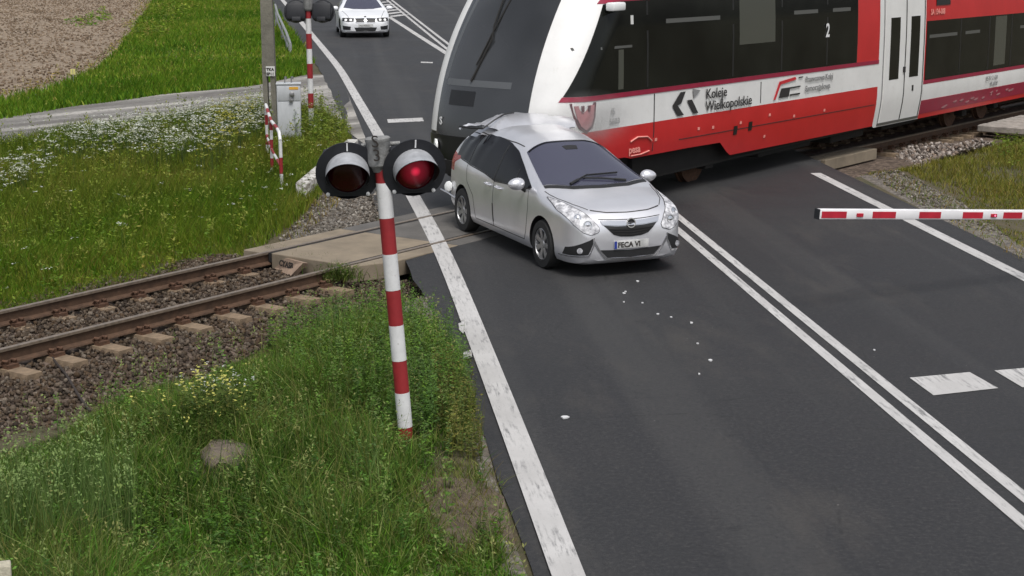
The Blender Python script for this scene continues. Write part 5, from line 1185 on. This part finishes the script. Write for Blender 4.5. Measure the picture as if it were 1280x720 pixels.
def hnear(X, Y, r):
    v = .5+.5*np.tanh(vnoise(X*2.4, Y*2.4, 11)*2.2)
    e = sm(0, .8, 1.0-off_r(X, Y))                         # low along the asphalt
    t = sm(0, 1.1, off_t(X, Y)-(-12.55))                   # low along the ballast
    g_ = G(455, 440, -.1); cl_ = np.exp(-((X-g_[0])/1.1)**2-((Y-g_[1])/1.6)**2)
    return (.08+.34*v+.22*cl_)*(.35+.65*e)*(.4+.6*t)*r.uniform(.4, 1.3, len(X))
parts = veg('', NEAR, 3000, hnear, .0075, .55, MIX, 21, 3, thin=bare_k)
parts += veg('', NEAR, 900, lambda X, Y, r: hnear(X, Y, r)*1.25, .010, .75, GREEN, 22, 3, thin=lambda X, Y: bare_k(X, Y)*(.2+.8*(vnoise(X*1.2, Y*1.2, 31) > .1)))
parts += veg('', NEAR, 150, lambda X, Y, r: hnear(X, Y, r)*1.5, .006, .3, DRY, 23, 3, thin=bare_k)
parts += veg('', [(0, 640), (250, 640), (420, 690), (560, 700), (640, 735), (700, 900), (-90, 900)], 1200, lambda X, Y, r: hnear(X, Y, r)*1.0, .011, .8, LUSH, 26, 3, thin=lambda X, Y: bare_k(X, Y)*(.1+.9*(vnoise(X*1.0, Y*1.0, 41) > 0)))
# leafy weeds: stalks carrying many small leaves
def weeds(poly, n, hr, cols, seed, lsize=.05, nl=26, z=-.15, thin=None, spread=.05):
    r = np.random.default_rng(seed); X, Y = scatter(poly, n, z, seed)
    if thin is not None: k = r.uniform(size=len(X)) < thin(X, Y); X, Y = X[k], Y[k]
    n = len(X); h = r.uniform(*hr, n); c = vary(cols, X, Y, n, r, seed)
    out = [blades(X, Y, h, np.full(n, .007), np.full(n, .15), c, seed, 2)]
    k = np.repeat(np.arange(n), nl); u = r.uniform(.08, 1, len(k)); a = r.uniform(0, 6.28, len(k)); rr = r.uniform(0, spread, len(k))*(1.1-u)
    out.append(leaves(X[k]+rr*np.cos(a), Y[k]+rr*np.sin(a), zt(X[k], Y[k])+u*h[k], lsize*(1.15-.6*u)*r.uniform(.6, 1.3, len(k)), c[k]*r.uniform(.75, 1.3, (len(k), 1)), r))
    return out
WEED = [(.045, .070, .02), (.060, .095, .025), (.085, .125, .035), (.07, .09, .045)]
parts += weeds(NEAR, 1500, (.18, .5), WEED, 24, .055, 26, thin=lambda X, Y: bare_k(X, Y)*(.15+.85*(vnoise(X*1.3, Y*1.3, 51) > -.1)))
parts += weeds([(330, 420), (400, 400), (455, 402), (505, 408), (545, 425), (580, 470), (590, 530), (560, 560), (470, 560), (380, 470)], 700, (.3, .62), WEED+[(.09, .12, .03)], 27, .05, 30)
parts += weeds([(540, 470), (585, 490), (600, 560), (605, 600), (560, 585), (545, 540)], 160, (.25, .5), [(.10, .07, .035), (.12, .09, .04), (.08, .08, .03)], 28, .045, 24)
# seed heads
def heads(poly, n, hr, seed, cols=((.15, .15, .08), (.12, .13, .06), (.17, .14, .08)), z=-.15, thin=None, sz=1.):
    r = np.random.default_rng(seed); X, Y = scatter(poly, n, z, seed)
    if thin is not None: k = r.uniform(size=len(X)) < thin(X, Y); X, Y = X[k], Y[k]
    n = len(X); h = r.uniform(*hr, n); c = np.array(cols)[r.integers(0, len(cols), n)]*r.uniform(.8, 1.2, (n, 1))
    out = [blades(X, Y, h, np.full(n, .005*sz), np.full(n, .2), c, seed, 2)]
    k = np.repeat(np.arange(n), 12); u = r.uniform(.68, 1, len(k))
    out.append(leaves(X[k]+r.normal(0, .012*sz, len(k)), Y[k]+r.normal(0, .012*sz, len(k)), zt(X[k], Y[k])+u*h[k], np.full(len(k), .035*sz), c[k], r, up=1.4)); return out
parts += heads(NEAR, 420, (.35, .68), 25, thin=bare_k)
TALL = [(-20, 650), (0, 610), (110, 590), (170, 600), (180, 650), (100, 690), (-20, 700)]
parts += veg('', TALL, 420, lambda X, Y, r: r.uniform(.4, .8, len(X)), .010, .22, [(.085, .105, .05), (.07, .095, .04), (.10, .12, .055)], 29, 3)
parts += heads(TALL, 160, (.5, .85), 30, ((.13, .15, .08), (.15, .16, .09)))
parts += veg('', [(430, 600), (470, 570), (490, 600), (470, 640)], 200, lambda X, Y, r: r.uniform(.3, .6, len(X)), .009, .25, [(.10, .125, .06), (.085, .11, .05)], 33, 3)
parts += veg('', [(505, 620), (560, 590), (620, 600), (650, 720), (560, 730), (510, 680)], 900, lambda X, Y, r: r.uniform(.03, .2, len(X)), .006, .8, DRY+[(.12, .07, .035), (.09, .075, .03)], 34, 2)
parts += veg('', NEAR, 160, lambda X, Y, r: hnear(X, Y, r)*1.2, .007, 1.5, [(.2, .17, .10), (.16, .13, .07)], 35, 3, thin=bare_k)
V, F, C = join(parts); C = np.clip(C*np.array([1.36, 1.72, 1.02]), .004, 1); tag(np_mesh('verge_grass', V, F, MATS['leaf'], C), kind='stuff')

# meadow between the side road and the track
MID = [(-90, 215), (0, 192), (120, 172), (250, 152), (330, 142), (395, 146), (432, 165), (442, 190), (424, 222), (402, 254), (362, 284), (308, 308), (200, 342), (100, 366), (0, 398), (-90, 425)]
def hmid(X, Y, r):
    v = .5+.5*np.tanh(vnoise(X*.9, Y*.9, 12)*1.2); e = sm(0, 1.2, .4-off_r(X, Y)); t = sm(.1, 1.6, (OC-1.9)-off_t(X, Y))
    return (.16+.38*v)*(.35+.65*e)*(.55+.45*t)*r.uniform(.5, 1.25, len(X))
MEAD = [(.045, .075, .014), (.058, .098, .017), (.078, .118, .022), (.10, .128, .03), (.12, .12, .045)]
parts = veg('', MID, 800, hmid, .016, .45, MEAD, 61, 2, z=-.2)
parts += veg('', [(-90, 330), (0, 310), (200, 262), (330, 240), (345, 268), (300, 300), (200, 338), (100, 366), (0, 398), (-90, 425)], 500, lambda X, Y, r: hmid(X, Y, r)*1.1, .016, .6, LUSH+[(.08, .13, .02)], 62, 2, z=-.2)
parts += heads(MID, 300, (.4, .75), 63, ((.09, .12, .035), (.11, .125, .045), (.08, .105, .03)), -.2, sz=1.8)
parts += weeds(MID, 800, (.3, .65), MEAD, 64, .09, 14, -.2)
parts += weeds([(285, 150), (395, 150), (432, 168), (425, 190), (380, 190), (345, 178)], 260, (.4, .85), WEED+[(.10, .13, .03)], 65, .10, 20, -.2)
parts += veg('', [(-90, 215), (0, 190), (120, 170), (250, 150), (330, 140), (330, 150), (250, 165), (120, 190), (0, 222), (-90, 240)], 260, lambda X, Y, r: .12*r.uniform(.4, 1.3, len(X)), .02, .6, DRY, 66, 2, z=-.15)
parts += veg('', [(292, 322), (345, 290), (386, 262), (404, 236), (426, 210), (446, 195), (455, 225), (420, 262), (380, 292), (330, 309)], 110, lambda X, Y, r: r.uniform(.05, .28, len(X)), .014, .6, MEAD+DRY, 67, 2, z=-.1)
V, F, C = join(parts); C = np.clip(C*GAIN, .004, 1); tag(np_mesh('meadow_grass', V, F, MATS['leaf'], C), kind='stuff')
def umbels(name, poly, n, hr, cols, seed, sz=.05, z=-.2, thin=None, k_=7):
    r = np.random.default_rng(seed); X, Y = scatter(poly, n, z, seed)
    if thin is not None: k = r.uniform(size=len(X)) < thin(X, Y); X, Y = X[k], Y[k]
    n = len(X); h = r.uniform(*hr, n); Z = zt(X, Y)+h; k = np.repeat(np.arange(n), k_); m = len(k)
    st = blades(X, Y, h, np.full(n, .01), np.full(n, .02), np.tile([(.06, .09, .03)], (n, 1)), seed, 2)
    ca = np.array(cols)[r.integers(0, len(cols), n)]
    sp_ = r.uniform(.6, 1.5, n)[k]*sz
    fl = leaves(X[k]+r.normal(0, 1, m)*sp_, Y[k]+r.normal(0, 1, m)*sp_, Z[k]+r.normal(0, .3, m)*sp_, sp_*1.5, ca[k]*r.uniform(.8, 1.1, (m, 1)), r, up=.3)
    V, F, C = join([st, fl]); return np_mesh(name, V, F, MATS['petal'], C)
FLW = [(-60, 280), (0, 262), (60, 240), (160, 222), (250, 222), (300, 208), (345, 178), (330, 152), (250, 162), (120, 192), (60, 205), (0, 235), (-60, 250)]
tag(umbels('meadow_flowers', FLW, 2100, (.4, .7), [(.62, .64, .58), (.5, .52, .45), (.55, .56, .42)], 71, .027, thin=lambda X, Y: .25+.75*(vnoise(X*.8, Y*.8, 72) > -.25)), kind='stuff')
tag(umbels('meadow_flowers', MID, 120, (.3, .6), [(.6, .62, .55)], 73, .022), kind='stuff')
tag(umbels('meadow_flowers', [(255, 165), (300, 155), (325, 160), (320, 190), (290, 215), (262, 235), (245, 225), (270, 190)], 260, (.45, .75), [(.36, .33, .05), (.28, .28, .05)], 74, .03), kind='stuff')
# the two flowering weeds of the near verge
def flower_plant(name, px, n, rad_, hr, col, seed, label, sz, k_=5):
    r = np.random.default_rng(seed); g = G(*px, -.2); X = g[0]+r.normal(0, rad_, n); Y = g[1]+r.normal(0, rad_*1.1, n); h = r.uniform(*hr, n)
    root = empty(name, (g[0], g[1], float(zt(g[0], g[1]))), 0, label, 'flowering plant'); c = np.tile([(.07, .10, .025)], (n, 1))
    nl = 18; kk = np.repeat(np.arange(n), nl); u = r.uniform(.1, .9, len(kk)); a = r.uniform(0, 6.28, len(kk))
    V, F, C = join([blades(X, Y, h, np.full(n, .008), np.full(n, .08), c, seed, 2), leaves(X[kk]+.04*np.cos(a), Y[kk]+.04*np.sin(a), zt(X[kk], Y[kk])+u*h[kk], r.uniform(.04, .08, len(kk)), np.tile([(.075, .11, .022)], (len(kk), 1))*r.uniform(.7, 1.3, (len(kk), 1)), r)])
    o = np_mesh('stems', V-np.array(root.location), F, MATS['leaf'], C); o.parent = root
    k = np.repeat(np.arange(n), k_); m = len(k); V, F, C = leaves(X[k]+r.normal(0, sz*.6, m), Y[k]+r.normal(0, sz*.6, m), zt(X[k], Y[k])+h[k]+r.normal(0, sz*.5, m), np.full(m, sz), np.tile([col], (m, 1))*r.uniform(.75, 1.1, (m, 1)), r, up=.4)
    o = np_mesh('blossoms', V-np.array(root.location), F, MATS['petal'], C); o.parent = root
flower_plant('flowering_weed', (258, 543), 80, .24, (.25, .7), (.55, .53, .14), 81, 'pale yellow flowering weed in the near verge, beyond the flat stone', .044, 4)
flower_plant('flowering_weed', (272, 514), 44, .16, (.3, .5), (.62, .64, .6), 82, 'small white flowering weed just behind the pale yellow one', .026)

# green bank beyond the side road, and the verge along the road
BANK = [(-90, 172), (0, 150), (100, 133), (200, 120), (320, 107), (384, 96), (394, 80), (366, 42), (338, 4), (320, -20), (212, -20), (190, 4), (166, 38), (148, 62), (118, 90), (60, 113), (0, 126), (-90, 145)]
hb2 = lambda X, Y, r: (.14+.22*(.5+.5*np.tanh(vnoise(X*.5, Y*.5, 14)*1.4)))*r.uniform(.5, 1.3, len(X))
BK = [(.034, .080, .012), (.044, .102, .013), (.060, .128, .016), (.085, .145, .022), (.125, .16, .04), (.05, .11, .014)]
parts = veg('', BANK, 130, hb2, .045, .5, BK, 91, 2, z=-.1, sc=.35, maxn=160000)
parts += veg('', [(-90, 172), (0, 150), (100, 133), (200, 120), (320, 107), (384, 96), (380, 85), (320, 88), (200, 100), (100, 115), (0, 132), (-90, 150)], 200, lambda X, Y, r: hb2(X, Y, r)*1.2, .03, .5, LUSH, 92, 2, z=-.1)
parts += heads(BANK, 420, (.25, .5), 93, ((.13, .15, .05), (.16, .15, .07)), -.1, sz=1.6)
parts += weeds([(-60, 150), (0, 128), (60, 116), (118, 92), (150, 64), (168, 40), (190, 6), (200, -15), (178, -10), (150, 40), (128, 66), (90, 88), (40, 106), (-60, 130)], 420, (.12, .4), MEAD+DRY, 98, .14, 10, -.1, spread=.2)
parts += veg('', [(-60, 150), (0, 130), (60, 117), (118, 93), (150, 66), (168, 42), (190, 8), (182, -6), (155, 40), (135, 64), (100, 88), (45, 108), (-60, 136)], 60, lambda X, Y, r: .22*r.uniform(.4, 1.3, len(X)), .04, .6, DRY+MEAD, 99, 2, z=-.1)
parts += weeds([(160, 45), (190, 4), (240, -10), (250, 10), (215, 45), (180, 60)], 200, (.3, .7), MEAD, 94, .2, 12, -.1)
parts += weeds([(75, 30), (130, 12), (140, 25), (100, 40)], 60, (.15, .35), BK, 95, .2, 10, -.05)
V, F, C = join(parts); C = np.clip(C*GAIN, .004, 1); tag(np_mesh('bank_grass', V, F, MATS['leaf'], C), kind='stuff')
# clods on the field
X, Y = scatter([(-60, 140), (0, 118), (60, 106), (118, 84), (160, 42), (188, 4), (195, -10), (-60, -10)], 9000, -.05, 96)
tag(stones('field_clods', np.stack([X, Y, zt(X, Y)+.06], 1), .05, [(.22, .165, .115), (.15, .11, .075), (.3, .24, .18), (.19, .14, .10)], '', 97), kind='stuff')
# right-hand verge
RV = [(1075, 202), (1110, 196), (1150, 203), (1195, 195), (1240, 178), (1262, 158), (1290, 148), (1400, 120), (1500, 300), (1400, 400), (1290, 340), (1240, 285), (1190, 238), (1130, 215)]
hr_ = lambda X, Y, r: (.05+.16*np.clip(.5+vnoise(X*.8, Y*.8, 15)*.6, 0, 1)*sm(.3, 2.2, off_r(X, Y)-9.9))*r.uniform(.5, 1.3, len(X))
parts = veg('', RV, 900, hr_, .014, .6, [(.06, .07, .022), (.085, .09, .028), (.10, .10, .035), (.065, .085, .02), (.12, .105, .05)], 101, 2, z=-.2, thin=lambda X, Y: np.clip(.35+.9*vnoise(X*1.2, Y*1.2, 102)+.35*sm(1, 3, off_r(X, Y)-9.9), .08, 1))
parts += veg('', [(1060, 205), (1110, 206), (1200, 240), (1290, 318), (1380, 380), (1290, 342), (1190, 286), (1120, 245)], 160, lambda X, Y, r: r.uniform(.04, .16, len(X)), .013, .7, DRY+MEAD, 104, 2, z=-.1)
parts += weeds([(1235, 178), (1262, 160), (1300, 150), (1330, 260), (1270, 220)], 130, (.15, .38), [(.055, .085, .02), (.075, .11, .025)], 103, .08, 16, -.2)
V, F, C = join(parts); C = np.clip(C*GAIN, .004, 1); tag(np_mesh('verge_grass', V, F, MATS['leaf'], C), kind='stuff')
# tufts growing at the end of the crossing panels
for px, n_, lab, sd in (((332, 322), 260, 'green weed tuft at the far end of the tan panel by the far rail', 1), ((390, 332), 160, 'small green weed tuft beside the tilted lettered block', 2), ((425, 352), 220, 'straggly weed tuft growing against the near rail', 3)):
    r = np.random.default_rng(110+sd); g = G(*px, -.15); X = g[0]+r.normal(0, .16, n_); Y = g[1]+r.normal(0, .10, n_); z0 = np.full(n_, -.2 if sd != 3 else -.12)
    v1 = blades(X, Y, r.uniform(.08, .3, n_), np.full(n_, .012), np.full(n_, .6), vary(MEAD, X, Y, n_, r, 3), 111+sd, 3, z0=z0)
    V, F, C = join([v1, leaves(X, Y, z0+r.uniform(.03, .2, n_), np.full(n_, .05), vary(MEAD, X, Y, n_, r, 4), r)])
    tag(np_mesh('weed_tuft', V, F, MATS['leaf'], C), lab, 'weed')

# ------------------------------------------------------------------ a thin puff of dust where the railcar meets the car
dm = bpy.data.materials.new('dust'); dm.use_nodes = True; MATS['dust'] = dm; nt = dm.node_tree; nt.nodes.remove(nt.nodes['Principled BSDF'])
pv = nt.nodes.new('ShaderNodeVolumePrincipled'); pv.inputs['Color'].default_value = (.8, .79, .77, 1); pv.inputs['Anisotropy'].default_value = .2
tc = nt.nodes.new('ShaderNodeTexCoord'); nz = nt.nodes.new('ShaderNodeTexNoise'); nz.inputs['Scale'].default_value = 2.2; nz.inputs['Detail'].default_value = 4
gr = nt.nodes.new('ShaderNodeTexGradient'); gr.gradient_type = 'SPHERICAL'; mp = nt.nodes.new('ShaderNodeMapping'); mp.inputs['Scale'].default_value = (1/1.0, 1/.7, 1/.5)
nt.links.new(tc.outputs['Object'], mp.inputs['Vector']); nt.links.new(mp.outputs[0], gr.inputs[0]); nt.links.new(tc.outputs['Object'], nz.inputs['Vector'])
m1 = nt.nodes.new('ShaderNodeMath'); m1.operation = 'SUBTRACT'; nt.links.new(nz.outputs['Fac'], m1.inputs[0]); m1.inputs[1].default_value = .38
m2 = nt.nodes.new('ShaderNodeMath'); m2.operation = 'MULTIPLY'; m2.use_clamp = False; nt.links.new(m1.outputs[0], m2.inputs[0]); nt.links.new(gr.outputs['Fac'], m2.inputs[1])
m3 = nt.nodes.new('ShaderNodeMath'); m3.operation = 'MULTIPLY'; nt.links.new(m2.outputs[0], m3.inputs[0]); m3.inputs[1].default_value = 6.5
m4 = nt.nodes.new('ShaderNodeMath'); m4.operation = 'MAXIMUM'; nt.links.new(m3.outputs[0], m4.inputs[0]); m4.inputs[1].default_value = 0
nt.links.new(m4.outputs[0], pv.inputs['Density']); nt.links.new(pv.outputs[0], nt.nodes['Material Output'].inputs['Volume'])
bm = bmesh.new(); bmesh.ops.create_icosphere(bm, subdivisions=3, radius=1)
for v in bm.verts: v.co = Vector((v.co.x*1.0, v.co.y*.7, v.co.z*.5))
me = bpy.data.meshes.new('dust_cloud'); bm.to_mesh(me); bm.free(); me.materials.append(dm); dc = bpy.data.objects.new('dust_cloud', me); COL.objects.link(dc)
dc.location = Gd(735, 152, 24.9); dc.rotation_euler.z = math.pi/2-AZ; tag(dc, kind='stuff')
